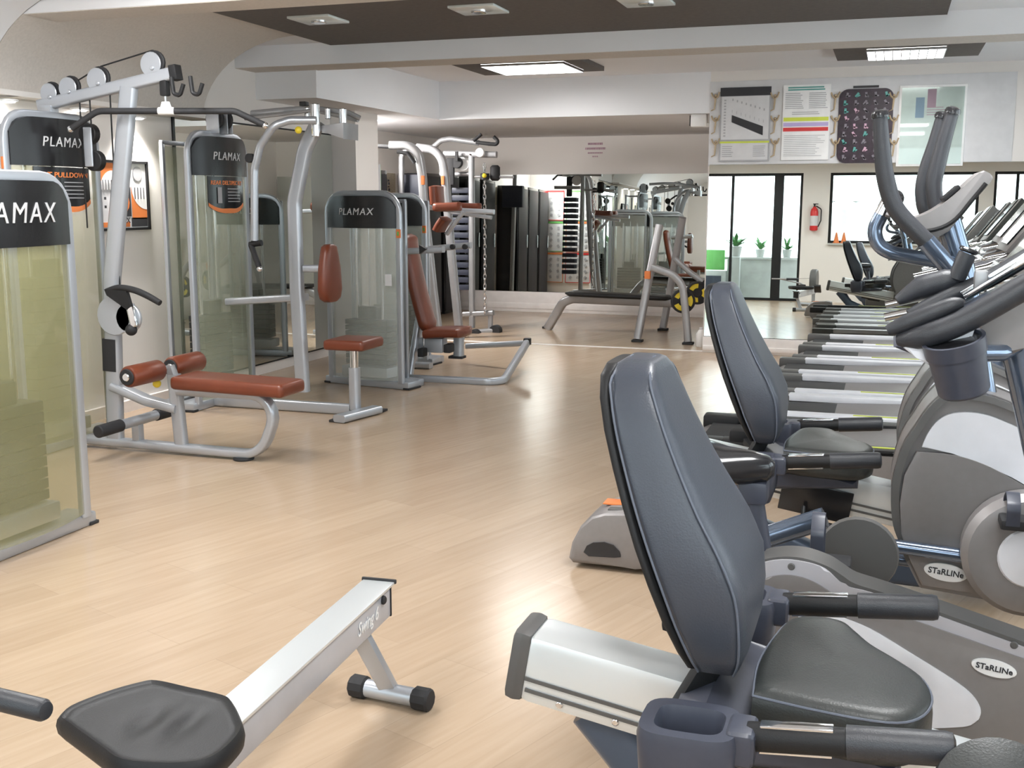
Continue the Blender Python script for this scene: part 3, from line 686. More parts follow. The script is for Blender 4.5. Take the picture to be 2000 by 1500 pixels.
# chain hanging from the column
top = at(946, 320, KY-.05)
t = tag(MB().build('pull_chain', 'chrome'), 'bright chrome chain hanging from the cable column', 'chain')
bpy.data.objects.remove(t)
b = MB(); nl = 30; L = (at(946, 320, KY-.05).z-at(944, 612, KY-.05).z)
for k in range(nl):
    z = top.z-L*(k+.5)/nl; a = (k % 2)*math.pi/2; hx, hz = .014, L/nl*.68
    pts = [Vector((top.x+math.cos(q)*hx*math.cos(a), top.y+math.cos(q)*hx*math.sin(a), z+math.sin(q)*hz)) for q in [2*math.pi*i/10 for i in range(10)]]
    b.tube(pts, .0065, n=6, closed=True)
tag(rebase(b.build('pull_chain', 'chrome')), 'bright chrome chain hanging from the cable column', 'chain')
# punch bag and tall dark lockers at the alcove side
t = bpy.data.objects[CABLE]
MB().cyl(at(967, 338, KY), (0, 0, 1), .055, .17, .03).build('foam_roller', 'rubber', t)
MB().tube([at(925, 345, KY), at(1003, 346, KY)], .014).build('cross_bar', 'grey_metal', t)
for i, (y0, y1, lab) in enumerate(((10.08, 10.60, 'tall black locker right behind the pillar, seen in the far mirror'), (10.66, 11.18, 'middle of the tall black lockers behind the pillar'), (11.21, 11.70, 'tall black locker behind the pillar, next to the notice board'), (12.75, 13.3, 'tall black locker in the alcove behind the dip tower'), (13.4, 13.95, 'tall black locker in the alcove nearest the far mirror'))):
    t = thing('locker', lab, 'locker', (-5.62, (y0+y1)/2, 0), 0, 'tall black lockers')
    MB().box((-5.62, (y0+y1)/2, .9), (.34, y1-y0, 1.8), bev=.008).build('body', 'gloss_black', t)
    MB().box((-5.445, (y0+y1)/2, .9), (.014, y1-y0-.05, 1.72), bev=.004).build('door', 'ink', t); MB().cyl((-5.425, y0+.08, .95), (0, 0, 1), .012, .2).build('handle', 'chrome', t)
# cork board
def on_x(u, v, X):
    p = at(u, v, 5); d_ = p-EYEP; return EYEP+d_*(X/d_.x)
p0, p1 = on_x(706, 335, -5.79), on_x(772, 386, -5.79)
t = thing('notice_board', 'beige notice board with rows of small dark marks', 'notice board', (-5.79, (p0.y+p1.y)/2, p1.z))
MB().box((-5.792, (p0.y+p1.y)/2, (p0.z+p1.z)/2), (.016, p1.y-p0.y, p0.z-p1.z), bev=.003).build('board', 'cork', t)
b = MB()
for r_ in range(6):
    for c_ in range(7):
        if random.random() < .85: b.box((-5.776, p0.y+(p1.y-p0.y)*(.17+.1*c_+random.uniform(-.01, .01)), p0.z-(p0.z-p1.z)*(.18+.125*r_)), (.006, .035, random.uniform(.015, .035)))
b.build('pinned_marks', 'ink', t)
# ------------------------------------------------------------------ bench with loading pegs in front of the far mirror
BY = 11.95
t = thing('weight_bench', 'grey tubular bench with black deck and two yellow-marked plates on its pegs', 'bench', (-2.8, BY, 0))
b = MB(); b.tube([flr(1070, 641, .02), at(1100, 590, BY), at(1118, 583, BY), at(1330, 592, BY)], 0, rect=(.10, .07), fil=.12, up=(0, 1, 0)); b.build('bench_frame', 'grey_metal', t)
slab([(1106, 572), (1180, 576), (1250, 579), (1312, 582)], BY, .15, .028, 'deck_pad', 'black', t)
g1, g2, g3 = flr(1245, 662, .03), flr(1295, 640, .03), flr(1344, 667, .03)
MB().tube([g1, at(1268, 540, g1.y+.1), at(1288, 440, g1.y+.25)], 0, rect=(.08, .08), up=(1, 0, 0)).build('upright_leg', 'grey_metal', t)
MB().tube([g2, at(1310, 560, g2.y), at(1333, 425, g2.y-.2)], 0, rect=(.08, .08), up=(1, 0, 0)).build('upright_leg', 'grey_metal', t)
MB().tube([g3, at(1338, 600, g3.y), at(1333, 555, g3.y), at(1312, 535, g3.y), at(1272, 522, g3.y)], 0, rect=(.075, .06), fil=.2, up=(0, 1, 0)).build('loading_arm', 'grey_metal', t)
MB().tube([at(1372, 550, 12.1), at(1345, 530, 12.1), at(1318, 505, 12.1)], 0, rect=(.06, .06), fil=.1).build('loading_arm', 'grey_metal', t)
MB().box(at(1265, 537, g1.y-.02), (.06, .05, .08), bev=.005).build('safety_sticker', 'orange', t)
b = MB()
for g in (g1, g2, g3): b.box((g.x, g.y, .012), (.11, .11, .024), bev=.006)
b.box((flr(1070, 641).x, flr(1070, 641).y, .012), (.11, .11, .024), bev=.006); b.build('rubber_feet', 'rubber', t)
def plate(u, v, Y, r, lab):
    c = at(u, v, Y); t = thing('weight_plate', lab, 'weight plate', (c.x, c.y, c.z-r), 0, 'plates on the bench pegs')
    ax = Vector((.35, -1, 0)).normalized()
    b = MB(); b.lathe([(.03, -.02), (r, -.02), (r, .02), (r*.86, .025), (r*.84, .012), (.045, .012), (.04, .022), (.03, .022)], c, ax, 28); b.build('plate', 'rubber', t)
    x = Vector((0, 0, 1)).cross(ax).normalized(); z = ax.cross(x)
    for k in range(3):
        pts = [(r*.80, R(120*k+q)) for q in range(-35, 40, 7)]+[(r*.42, R(120*k+q)) for q in range(35, -40, -10)]
        V3 = [x*(rr_*math.cos(a_))+z*(rr_*math.sin(a_)) for rr_, a_ in pts]
        b = MB(); b.loft([[c+ax*.010+v_ for v_ in V3], [c+ax*.0145+v_ for v_ in V3]]); b.build('yellow_marking', 'yellow', t, smooth=0)
plate(1334, 588, 11.35, .125, 'black and yellow weight plate on the nearer bench peg')
plate(1362, 572, 11.95, .125, 'black and yellow weight plate on the farther bench peg')
# bottle on the floor at the wall corner
p = flr(1374, 676)
t = thing('plastic_bottle', 'small white bottle on the floor at the mirror wall corner', 'bottle', (p.x-.02, p.y-.05, 0))
MB().lathe([(.045, 0), (.05, .01), (.05, .13), (.025, .17), (.018, .175)], (p.x-.02, p.y-.05, 0), n=18).build('bottle_body', 'white', t); MB().cyl((p.x-.02, p.y-.05, .185), (0, 0, 1), .02, .025).build('cap', 'paper', t)
# ------------------------------------------------------------------ wall graphics
# framed abstract print on the left wall
q0, q1 = on_x(207, 313, -4.985), on_x(290, 448, -4.985)
y0, y1, z1, z0 = q0.y-.12, q1.y, q1.z+.47, q1.z
t = thing('framed_print', 'black framed abstract print in orange, black and white', 'picture', (-4.985, (y0+y1)/2, z0))
W, H = y1-y0, z1-z0; cy, cz = (y0+y1)/2, (z0+z1)/2
fr = MB()
for y in (y0+.008, y1-.008): fr.box((-4.975, y, cz), (.03, .016, H))
for z in (z0+.008, z1-.008): fr.box((-4.975, cy, z), (.03, W, .016))
fr.build('frame', 'black', t)
MB().box((-4.982, cy, cz), (.012, W-.02, H-.02)).build('print_sheet', 'paper', t)
def pr(a0, a1, b0, b1): return (y0+W*a0, y0+W*a1, z0+H*b0, z0+H*b1)
def blk(nm, ma, cells):
    for a0, a1, b0, b1 in cells:
        A0, A1, B0, B1 = pr(a0, a1, b0, b1); MB().box((-4.975, (A0+A1)/2, (B0+B1)/2), (.004, A1-A0, B1-B0)).build(nm, ma, t)
def fan(nm, ma, ca, cb, r, a0, a1, inner=0, x=-4.972):
    b = MB(); pts = []
    N = 14
    for k in range(N+1):
        a = R(a0+(a1-a0)*k/N); pts.append((y0+W*ca+r*math.cos(a), z0+H*cb+r*math.sin(a)))
    if inner:
        for k in range(N, -1, -1):
            a = R(a0+(a1-a0)*k/N); pts.append((y0+W*ca+inner*math.cos(a), z0+H*cb+inner*math.sin(a)))
    elif abs(a1-a0) < 359: pts.append((y0+W*ca, z0+H*cb))
    else: pts = pts[:-1]
    b.prism(pts, 'x', x-.003, x); return b.build(nm, ma, t)
blk('orange_block', 'orange', [(.05, .33, .70, .96), (.05, .6, .05, .12), (.66, .96, .16, .62)])
blk('black_block', 'ink', [(.40, .62, .66, .96), (.36, .64, .2, .62), (.64, .96, .05, .18)])
fan('white_fan', 'white', .30, .58, W*.24, 90, 180); fan('white_fan', 'white', .96, .64, W*.30, 180, 270); fan('orange_disc', 'orange', .47, .40, W*.13, 0, 360, x=-4.968)
b = MB()
for k in range(4): A = pr(.1+.055*k, .105+.055*k, .58, .72); b.box((-4.969, A[0], (A[2]+A[3])/2), (.003, .004, A[3]-A[2]))
for k in range(4): A = pr(.72+.06*k, .725+.06*k, .45, .62); b.box((-4.969, A[0], (A[2]+A[3])/2), (.003, .004, A[3]-A[2]))
for k in range(2): A = pr(.13, .17, .34+.12*k, .38+.12*k); b.box((-4.969, A[0], A[2]), (.003, .018, .018))
for a in (-45, 45): b.box((-4.969, y0+W*.56, z0+H*.145), (.003, .05, .005), (R(a), 0, 0))
b.build('line_marks', 'ink', t)
b = MB()
for k in range(3): A = pr(.46, .5, .7+.09*k, .73); b.box((-4.969, A[0], A[2]), (.003, .022, .022))
b.build('white_dots', 'white', t)
MB().prism([(y0+W*.80+.05*math.cos(R(20*k)), z0+H*.82+.05*math.sin(R(20*k))) for k in range(18)], 'x', -4.975, -4.972).build('grey_circle', 'grey_ink', t)
# wall sign with small purple text on the far wall
sc_ = at(1162, 290, 14.085)
t = thing('wall_lettering', 'three lines of small purple lettering on the far wall', 'sign', (sc_.x, 14.09, sc_.z-.1))
b = MB()
for i, (w_, z_) in enumerate(((.20, .06), (.27, .0), (.2, -.055), (.08, -.1))):
    n_ = int(w_/.022)
    for k in range(n_): b.box((sc_.x-w_/2+w_*(k+.5)/n_, 14.095, sc_.z+z_), (.013, .012, .026 if i < 2 else .016))
b.build('letters', 'pink', t)
# poster row above the mirror: one white backing sheet, four posters, figure decals
PYW = YW-.003
def prect(u0, v0, u1, v1): a, b_ = at(u0, v0, PYW), at(u1, v1, PYW); return a.x, b_.x, b_.z, a.z
def flat(b, x0, x1, z0, z1, y, th=.004, bev=0): return b.box(((x0+x1)/2, y, (z0+z1)/2), (x1-x0, th, z1-z0), bev=bev)
tag(rebase(flat(MB(), *prect(1388, 160, 1975, 322), PYW-.001, .004).build('backing_board', 'paper')), 'long white backing board carrying the row of exercise posters', 'board')
def poster(lab, rect, ma, y=PYW-.010, nm='exercise_poster'):
    x0, x1, z0, z1 = rect; t = thing(nm, lab, 'poster', ((x0+x1)/2, y, z0), 0, 'posters above the large mirror')
    return t, x0, x1, z0, z1
def lines(b, x0, x1, z0, z1, n, y, h=.006):
    for k in range(n):
        z = z1-(z1-z0)*(k+.5)/n; flat(b, x0, x0+(x1-x0)*random.uniform(.75, 1), z-h/2, z+h/2, y, .003)
t, x0, x1, z0, z1 = poster('white poster with black title bar and slanting black chart', prect(1408, 172, 1502, 315), 'paper')
w_, h_ = x1-x0, z1-z0; y = PYW-.010
flat(MB(), x0, x1, z0, z1, y, .006).build('border', 'grey_ink', t)
b = MB(); flat(b, x0+.015, x1-.015, z0+h_*.30, z1-h_*.12, y-.003, .004); flat(b, x0+.015, x1-.015, z0+.015, z0+h_*.25, y-.003, .004); b.build('sheet', 'paper', t)
b = MB(); flat(b, x0, x1, z1-h_*.115, z1, y-.004, .004)
a_ = (x0+w_*.24, z0+h_*.63); c_ = (x0+w_*.86, z0+h_*.50); th = h_*.12
b.prism([(a_[0], a_[1]), (c_[0], c_[1]-.02), (c_[0], c_[1]-.02-th), (a_[0], a_[1]-th*.8)], 'y', y-.009, y-.005); b.build('black_blocks', 'ink', t)
b = MB()
for k in range(8): q = k/7; flat(b, a_[0]+(c_[0]-a_[0])*q, a_[0]+(c_[0]-a_[0])*q+.012, z0+h_*(.82-.14*q), z0+h_*(.85-.14*q), y-.006, .003); flat(b, a_[0]+(c_[0]-a_[0])*q, a_[0]+(c_[0]-a_[0])*q+.004, z0+h_*(.66-.14*q), z0+h_*(.70-.14*q), y-.006, .003)
for k in range(13): flat(b, x0+w_*.08, x0+w_*.12, z0+h_*(.34+.04*k), z0+h_*(.36+.04*k), y-.006, .003)
lines(b, x0+.03, x0+w_*.30, z0+.04, z0+h_*.22, 6, y-.006); lines(b, x0+w_*.68, x1-.03, z0+.04, z0+h_*.22, 6, y-.006); b.build('chart_print', 'grey_ink', t)
flat(MB(), x0+.005, x1-.005, z0+h_*.25, z0+h_*.275, y-.005, .004).build('lime_line', 'lime', t)
t, x0, x1, z0, z1 = poster('white text poster with lime, lilac and red bars', prect(1531, 167, 1617, 312), 'paper')
w_, h_ = x1-x0, z1-z0
flat(MB(), x0, x1, z0, z1, y, .006).build('sheet', 'white', t)
b = MB(); lines(b, x0+.02, x0+w_*.45, z0+h_*.68, z0+h_*.90, 9, y-.004); lines(b, x0+w_*.55, x1-.02, z0+h_*.68, z0+h_*.90, 9, y-.004); lines(b, x0+w_*.2, x1-w_*.2, z0+h_*.60, z0+h_*.65, 2, y-.004); lines(b, x0+.02, x1-.03, z0+.03, z0+h_*.34, 12, y-.004, .004); b.build('printed_text', 'grey_ink', t)
b = MB(); lines(b, x0+w_*.1, x1-w_*.1, z0+h_*.92, z0+h_*.98, 2, y-.004, .012); b.build('title_print', 'teal', t)
for nm, ma, zz in (('lime_bar', 'lime', .545), ('lilac_bar', 'lilac', .475), ('red_bar', 'red', .41)): flat(MB(), x0+.01, x1-.01, z0+h_*(zz-.025), z0+h_*(zz+.025), y-.005, .004).build(nm, ma, t)
t, x0, x1, z0, z1 = poster('dark purple poster with rounded corners and rows of small figures', prect(1640, 175, 1739, 318), 'purple')
w_, h_ = x1-x0, z1-z0
rp = []
for cx_, cz_, a0_ in ((x1-.08, z1-.08, 0), (x0+.08, z1-.08, 90), (x0+.08, z0+.08, 180), (x1-.08, z0+.08, 270)):
    for k in range(7): rp.append((cx_+.08*math.cos(R(a0_+15*k)), cz_+.08*math.sin(R(a0_+15*k))))
MB().prism(rp, 'y', y-.006, y+.004).build('board', 'purple', t)
b = MB(); b2 = MB(); b3 = MB()
for r_ in range(9):
    for c_ in range(5):
        bb = random.choice((b, b, b2, b3)); px = x0+w_*(.13+.185*c_)+random.uniform(-.01, .01); pz = z1-h_*(.08+.105*r_)
        bb.box((px, y-.008, pz), (.02, .004, .045), (0, random.uniform(-.7, .7), 0)); bb.box((px+.01, y-.008, pz-.01), (.035, .004, .012), (0, random.uniform(-.7, .7), 0))
b.build('light_figures', 'fig_grey', t); b2.build('teal_figures', 'teal', t); b3.build('pink_figures', 'pink', t)
b = MB(); lines(b, x0+w_*.25, x1-w_*.25, z1+.005, z1+.03, 1, y, .02); b.build('title_print', 'ink', t)
t, x0, x1, z0, z1 = poster('clear glossy framed board with a pale printed sheet', prect(1758, 168, 1880, 324), 'paper')
w_, h_ = x1-x0, z1-z0
flat(MB(), x0, x1, z0, z1, y, .01, .004).build('frame', 'white', t)
flat(MB(), x0+.02, x1-.02, z0+.02, z1-.02, y-.006, .004).build('printed_sheet', 'lens', t)
b = MB(); flat(b, x0+w_*.25, x0+w_*.38, z0+h_*.6, z0+h_*.85, y-.009, .002); b.build('blue_patch', 'fabric_blue', t)
b = MB(); flat(b, x0+w_*.42, x0+w_*.55, z0+h_*.72, z0+h_*.95, y-.009, .002); lines(b, x0+w_*.42, x0+w_*.72, z0+h_*.62, z0+h_*.74, 4, y-.009, .006); b.build('pink_patch', 'pink', t)
flat(MB(), x0+.02, x1-.02, z0+.02, z1-.02, y-.012, .003).build('clear_cover', 'glass', t)
k_ = 0
names = {1397: 'beside the black-titled chart poster', 1513: 'between the chart poster and the text poster', 1631: 'between the text poster and the purple poster', 1745: 'between the purple poster and the clear board'}
for u in (1397, 1513, 1631, 1745):
    for v, hh in ((198, 'upper'), (243, 'middle'), (288, 'lower')):
        p = at(u, v, PYW-.004); b = MB()
        q = lambda dx, dz: Vector((p.x+dx*.8, PYW-.012, p.z+dz*.8))
        b.tube([q(-.045, -.11), q(-.005, -.09), q(0, -.03), q(.005, .03)], [.005, .007, .009, .010], n=6)
        b.tube([q(.0, .03), q(-.03, .06), q(-.045, .10)], .008, n=6).tube([q(.0, .03), q(.03, .05), q(.05, .105)], .008, n=6).ball(q(.005, .065), .013, n=8)
        tag(rebase(b.build('figure_decal', 'gold')), '%s small golden leaping figure %s' % (hh, names[u]), 'decal', 'golden figure decals')
# small white alarm speaker at the end of the poster wall
p = at(1366, 236, 10.95)
t = thing('wall_speaker', 'small white wall speaker with dark side at the poster wall end', 'speaker', (p.x, p.y, p.z-.08))
MB().box((p.x, p.y, p.z), (.15, .13, .12), bev=.012).build('body', 'white', t); MB().box((p.x-.078, p.y, p.z), (.02, .1, .1), bev=.005).build('dark_front', 'ink', t)
MB().box((p.x+.05, p.y, p.z-.04), (.1, .04, .04), bev=.01).build('bracket', 'white', t)
# exercise posters on the back of the pillar (seen in the far mirror)
for r_ in range(3):
    for c_ in range(2):
        x = -5.42+.48*c_; z = 1.56-.52*r_
        t = thing('exercise_chart', '%s exercise chart in the %s column behind the pillar' % (('top', 'middle', 'bottom')[r_], ('alcove-side', 'pillar-edge')[c_]), 'poster', (x, 9.99, z-.25), 0, 'charts behind the pillar')
        flat(MB(), x-.22, x+.22, z-.25, z+.25, 9.984, .008).build('sheet', 'paper', t)
        b = MB(); flat(b, x-.22, x+.22, z+.22, z+.25, 9.990, .004); flat(b, x-.22, x-.21, z-.25, z+.22, 9.990, .004); flat(b, x+.21, x+.22, z-.25, z+.22, 9.990, .004); flat(b, x-.22, x+.22, z-.25, z-.24, 9.990, .004)
        b.build('coloured_border', ('red', 'green', 'orange')[(r_+c_) % 3], t)
        b = MB()
        for i in range(4):
            for j in range(3): b.box((x-.13+.13*j, 9.991, z+.14-.1*i), (.04, .004, .05), (0, random.uniform(-.8, .8), 0))
        b.build('printed_figures', 'grey_ink', t)
# ------------------------------------------------------------------ treadmills
def treadmill(label, loc):
    t = thing('treadmill', label, 'treadmill', loc, 0, 'treadmills facing the windows')
    L = 2.0
    MB().prism([(0, .14), (.06, .05), (L-.3, .05), (L, .12), (L, .34), (L-.12, .36), (L-.46, .26), (.04, .20), (0, .18)], 'y', -.38, .38, .012).build('base', 'housing', t, local=True)
    MB().box((.74, 0, .208), (1.36, .50, .02), bev=.006).build('belt', 'rubber', t, local=True)
    for s_ in (-1, 1):
        r_ = MB().box((.86, s_*.325, .235), (1.34, .11, .04), bev=.012).build('side_rail', 'white_plastic', t, local=True)
        MB().box((1.05, s_*.325, .256), (.9, .02, .006), bev=.002).build('rail_strip', 'lime', r_, local=True) if s_ < 0 else None
        MB().box((.10, s_*.325, .215), (.20, .12, .075), bev=.014).build('end_cap', 'housing_dark', t, local=True)
        MB().tube([(L-.22, s_*.36, .2), (L-.36, s_*.36, 1.15)], 0, rect=(.07, .05), up=(1, 0, 0)).build('upright', 'housing', t, local=True)
        MB().tube([(L-.36, s_*.36, 1.15), (L-.60, s_*.35, 1.02), (L-1.05, s_*.34, .90)], .021, fil=.1).build('handrail', 'chrome', t, local=True)
    MB().prism([(L-.62, .24), (L-.5, .33), (L-.15, .38), (L, .30), (L, .1), (L-.5, .1)], 'y', -.33, .33, .03).build('motor_hood', 'housing_light', t, local=True)
    MB().prism([(L-.50, 1.12), (L-.40, 1.08), (L-.16, 1.44), (L-.22, 1.50)], 'y', -.37, .37, .015).build('console', 'housing', t, local=True)
    MB().prism([(L-.475, 1.165), (L-.235, 1.485), (L-.238, 1.489), (L-.479, 1.169)], 'y', -.2, .2).build('display', 'display', t, local=True)
    MB().tube([(L-.46, -.30, 1.10), (L-.62, -.26, 1.06), (L-.62, .26, 1.06), (L-.46, .30, 1.10)], .016, fil=.05).build('front_bar', 'chrome', t, local=True)
    return t
T0 = treadmill('treadmill just beyond the farther recumbent bike, nearest of the row', (-.95, 5.95, 0))
T0_FIX = True
for x, y, l in ((-.74, 6.78, 'second treadmill of the row counted from the recumbent bikes'), (-.72, 7.62, 'third treadmill of the row counted from the recumbent bikes'), (-.76, 8.47, 'third treadmill of the row counted from the large mirror'), (-.68, 9.30, 'second treadmill of the row counted from the large mirror'), (-.66, 10.14, 'treadmill right beside the large mirror, last of the row')):
    dup(T0, (x, y, 0), None, l)
for o in T0.children:
    if o.name.startswith(('side_rail', 'end_cap')):
        o.data = o.data.copy(); o.data.materials[0] = M['black']
# ------------------------------------------------------------------ recumbent bikes
def dome_profile(dx):
    px = [(1797, 1150), (1770, 1096), (1756, 1058), (1744, 1023), (1740, 976), (1744, 932), (1762, 873), (1788, 832), (1814, 795), (1848, 769), (1900, 768), (1960, 782), (2050, 825), (2150, 900), (2230, 1000), (2250, 1100), (2200, 1185), (2000, 1182), (1915, 1170)]
    return sm2([(x+dx, z) for x, z in xz(px, 3.37)], 0, 17, 4)
def dome(t, Yc, dx, hw=.14, near_pedal=True, arms=False):
    pr_ = dome_profile(dx); cx, cz = sum(p[0] for p in pr_)/len(pr_), sum(p[1] for p in pr_)/len(pr_)
    MB().prism(pr_, 'y', Yc-hw+.012, Yc+hw-.012, .01).build('housing', 'housing', t)
    # two moulded rims with a dark joint between them
    for s_ in (-1, 1):
        inn = [(cx+(p[0]-cx)*.90, cz+(p[1]-cz)*.93) for p in pr_]; b = MB(); n = len(pr_)
        yo = Yc+s_*hw
        rings = [[Vector((pr_[i][0], yo-s_*.05, pr_[i][1])), Vector((pr_[i][0], yo, pr_[i][1])), Vector((inn[i][0], yo+s_*.006, inn[i][1])), Vector((inn[i][0], yo-s_*.04, inn[i][1]))] for i in range(4, 62)]
        b.loft(rings).build('rim', 'housing_dark', t)
    y0 = Yc-hw
    up = xz([(1800, 872), (1812, 845), (1832, 820), (1862, 806), (1910, 806), (1960, 822), (2040, 862), (2120, 930), (2050, 975), (2010, 950), (1975, 930), (1920, 902), (1860, 884)], 3.37)
    up = sm2([(x+dx, z) for x, z in up], 0, 8)
    MB().prism(up, 'y', y0-.004, y0+.02, .004).build('side_panel', 'white_plastic', t)
    lo = xz([(1790, 880), (1860, 886), (1920, 904), (1975, 932), (2010, 952), (2060, 980), (2100, 1150), (1925, 1160), (1800, 1140), (1775, 1085), (1760, 1040), (1757, 980), (1766, 925)], 3.37)
    lo = sm2([(x+dx, z) for x, z in lo], 0, 6)
    MB().prism(lo, 'y', y0-.010, y0+.02, .006).build('side_panel', 'housing', t)
    o = at(1846, 1113, 3.37); ox, oz = o.x+dx, o.z
    oval(t, ox, y0-.010, oz, .060, .0265)
    rc = at(2015, 1098, 3.22); ring = Vector((rc.x+dx, y0-.06, rc.z))
    MB().lathe([(.10, -.02), (.175, -.015), (.178, .0), (.178, .05), (.16, .075), (.13, .085), (.10, .08)][::-1], ring+Vector((0, .03, 0)), (0, -1, 0), 40).build('crank_cover', 'housing', t)
    MB().lathe([(.07, .0), (.118, .0), (.122, .008), (.115, .016), (.07, .018)], ring+Vector((0, -.03, 0)), (0, -1, 0), 36).build('crank_ring', 'housing_dark', t)
    MB().lathe([(.01, .0), (.085, .0), (.088, .008), (.08, .018), (.01, .022)], ring+Vector((0, -.038, 0)), (0, -1, 0), 36).build('crank_disc', 'white_plastic', t)
    return ring
def oval(t, x, y, z, a, c, tilt=.09):
    pts = [(x+a*math.cos(2*math.pi*k/32), z+c*math.sin(2*math.pi*k/32)-tilt*a*math.cos(2*math.pi*k/32)) for k in range(32)]
    bd = MB().prism(pts, 'y', y-.006, y+.004, .002).build('badge', 'white', t)
    tb = text_bm('STaRLINe', c*.95, .0008, .0004, .1, 1.0, a*1.62); tb.bm.transform(FACE_NY)
    for v in tb.bm.verts: v.co += Vector((x, y-.0068, z-tilt*v.co.x))
    tb.build('badge_lettering', 'ink', bd, smooth=0)
def pedal(t, c, name='pedal', h=.085):
    p = MB().box(c, (.12, .10, .03), bev=.01).build(name, 'rubber', t)
    MB().tube([c+Vector((-.03, -.05, .0)), c+Vector((-.03, -.055, h*.65)), c+Vector((-.03, 0, h)), c+Vector((-.03, .055, h*.65)), c+Vector((-.03, .05, 0))], 0, rect=(.004, .035), up=(1, 0, 0), fil=.03).build('strap', 'plastic_dark', p)
def recumbent(label, Yc, dx, front_dx, rail_ext):
    t = thing('recumbent_bike', label, 'exercise bike', (-.2+dx, Yc, 0))
    S = lambda x, y, z: Vector((x+dx, Yc+y, z))
    secs = [(.560, -.315, -.262, .125), (.572, -.328, -.246, .16), (.61, -.345, -.232, .185), (.67, -.372, -.228, .20), (.74, -.400, -.235, .206), (.81, -.428, -.266, .20), (.88, -.454, -.310, .186), (.95, -.478, -.348, .168), (1.02, -.499, -.382, .152), (1.08, -.512, -.408, .135), (1.12, -.516, -.424, .112), (1.14, -.510, -.434, .08), (1.148, -.498, -.444, .048)]
    rings = [superring((a+c)/2, 0, (c-a)/2, w, lambda x, y, z=z: S(x, y, z), 48, 6.5) for z, a, c, w in secs]
    bk = MB().loft(rings).build('backrest', 'leather', t, smooth=60)
    for f_ in (.90, .10):
        b = MB()
        pts = [S(a+(c-a)*f_, -w*.995, z) for z, a, c, w in secs[1:-2]]
        pts += [S(a+(c-a)*f_, y, z) for (z, a, c, w), y in ((secs[-1], 0),)] + [S(a+(c-a)*f_, w*.995, z) for z, a, c, w in secs[1:-2]][::-1]
        b.tube(pts, .0024, n=6, sm=3).build('piping', 'stitch', bk)
    rings = [superring(a-.006, 0, .016, w*.94, lambda x, y, z=z: S(x, y, z), 24, 3.6) for z, a, c, w in secs[1:-1]]
    MB().loft(rings).build('back_shell', 'black', t, smooth=60)
    # seat cushion
    plan = [(-.215, -.20), (-.10, -.225), (.02, -.235), (.075, -.20), (.10, -.12), (.088, -.03), (.045, .04), (-.01, .11), (-.045, .175), (-.075, .222), (-.13, .232), (-.18, .20), (-.205, .10), (-.222, -.05)]
    plan = [(p.x, p.y) for p in spline([(x, y, 0) for x, y in plan]+[(plan[0][0], plan[0][1], 0)], 4)][:-1]
    cx, cy = -.07, -.01
    rings = []
    for k, z in ((.90, .465), (.985, .475), (1.0, .495), (1.0, .535), (.985, .553), (.95, .563), (.85, .567), (.5, .569), (.12, .569)):
        rings.append([S(cx+(x-cx)*k, cy+(y-cy)*k, z+(.003*((y-cy)/.22)**2 if z > .55 else 0)) for x, y in plan])
    st = MB().loft(rings).build('seat', 'seat_vinyl', t, smooth=60)
    MB().tube([S(cx+(x-cx)*.985, cy+(y-cy)*.985, .556) for x, y in plan], .0026, n=6, closed=True).build('piping', 'stitch', st)
    MB().prism([(p.x, p.z) for p in (S(-.36, 0, .50), S(-.30, 0, .52), S(-.18, 0, .475), (S(.05, 0, .465)), S(.05, 0, .43), S(-.30, 0, .40))], 'y', Yc-.19, Yc+.19, .03, 4).build('seat_carriage', 'plastic_dark', t)
    for s_ in (-1, 1):
        cy_ = s_*.335
        # holder with a drink recess
        def rr(hx, hy, z, q=4): return superring(-.305, cy_, hx, hy, lambda x, y: S(x, y, z-.018), 28, q)
        MB().loft([rr(.065, .06, .42), rr(.082, .075, .47), rr(.088, .078, .56), rr(.084, .074, .578), rr(.060, .05, .578), rr(.055, .045, .56), rr(.05, .042, .50)]).build('cup_holder', 'plastic_dark', t, smooth=50)
        MB().box(S(-.215, cy_, .535), (.05, .085, .065), bev=.014, seg=3).build('handle_socket', 'plastic_dark', t)
        h = MB().lathe([(.0245, 0), (.0255, .004), (.0245, .13), (.0245, .17)], S(-.205, cy_, .545), (1, 0, .09), 20).build('handle', 'black', t)
        MB().lathe([(.022, 0), (.0285, .002), (.0285, .158), (.026, .168), (.015, .172)], S(-.045, cy_, .560), (1, 0, .09), 22).build('hand_grip', 'grip', h)
        for dz in (.0225, -.0225): MB().bar(S(-.185, cy_, .547+dz), S(-.065, cy_, .558+dz), .026, .006, .002).build('pulse_sensor', 'chrome', h)
    a_, c_ = S(-.70, 0, .485), S(rail_ext, 0, .485-.165*(rail_ext+.70))
    MB().bar(a_, c_, .13, .15, .02).build('seat_rail', 'alu', t)
    b = MB()
    for dz in (-.02, -.045): 
        for s_ in (-1, 1): b.bar(a_+Vector((.005, s_*.066, dz)), c_+Vector((0, s_*.066, dz)), .004, .008)
    b.build('rail_grooves', 'housing_dark', t)
    MB().bar(S(-.735, 0, .491), S(-.69, 0, .4835), .136, .158, .02).build('rail_end_cap', 'housing_dark', t)
    b = MB()
    for x in (-.62, -.50): b.cyl(S(x, -.066, .43-.165*(x+.7)), (0, 1, 0), .008, .006, n=10)
    b.build('rail_screws', 'chrome', t)
    MB().tube([S(-.56, 0, .40), S(-.40, 0, .22), S(-.10, 0, .10), S(.55, 0, .08)], 0, rect=(.11, .09), fil=.1, up=(0, 1, 0)).build('lower_frame', 'plastic_blue', t)
    MB().bar(S(-.52, 0, .43), S(-.30, 0, .06), .07, .07, .01).build('rear_strut', 'plastic_blue', t)
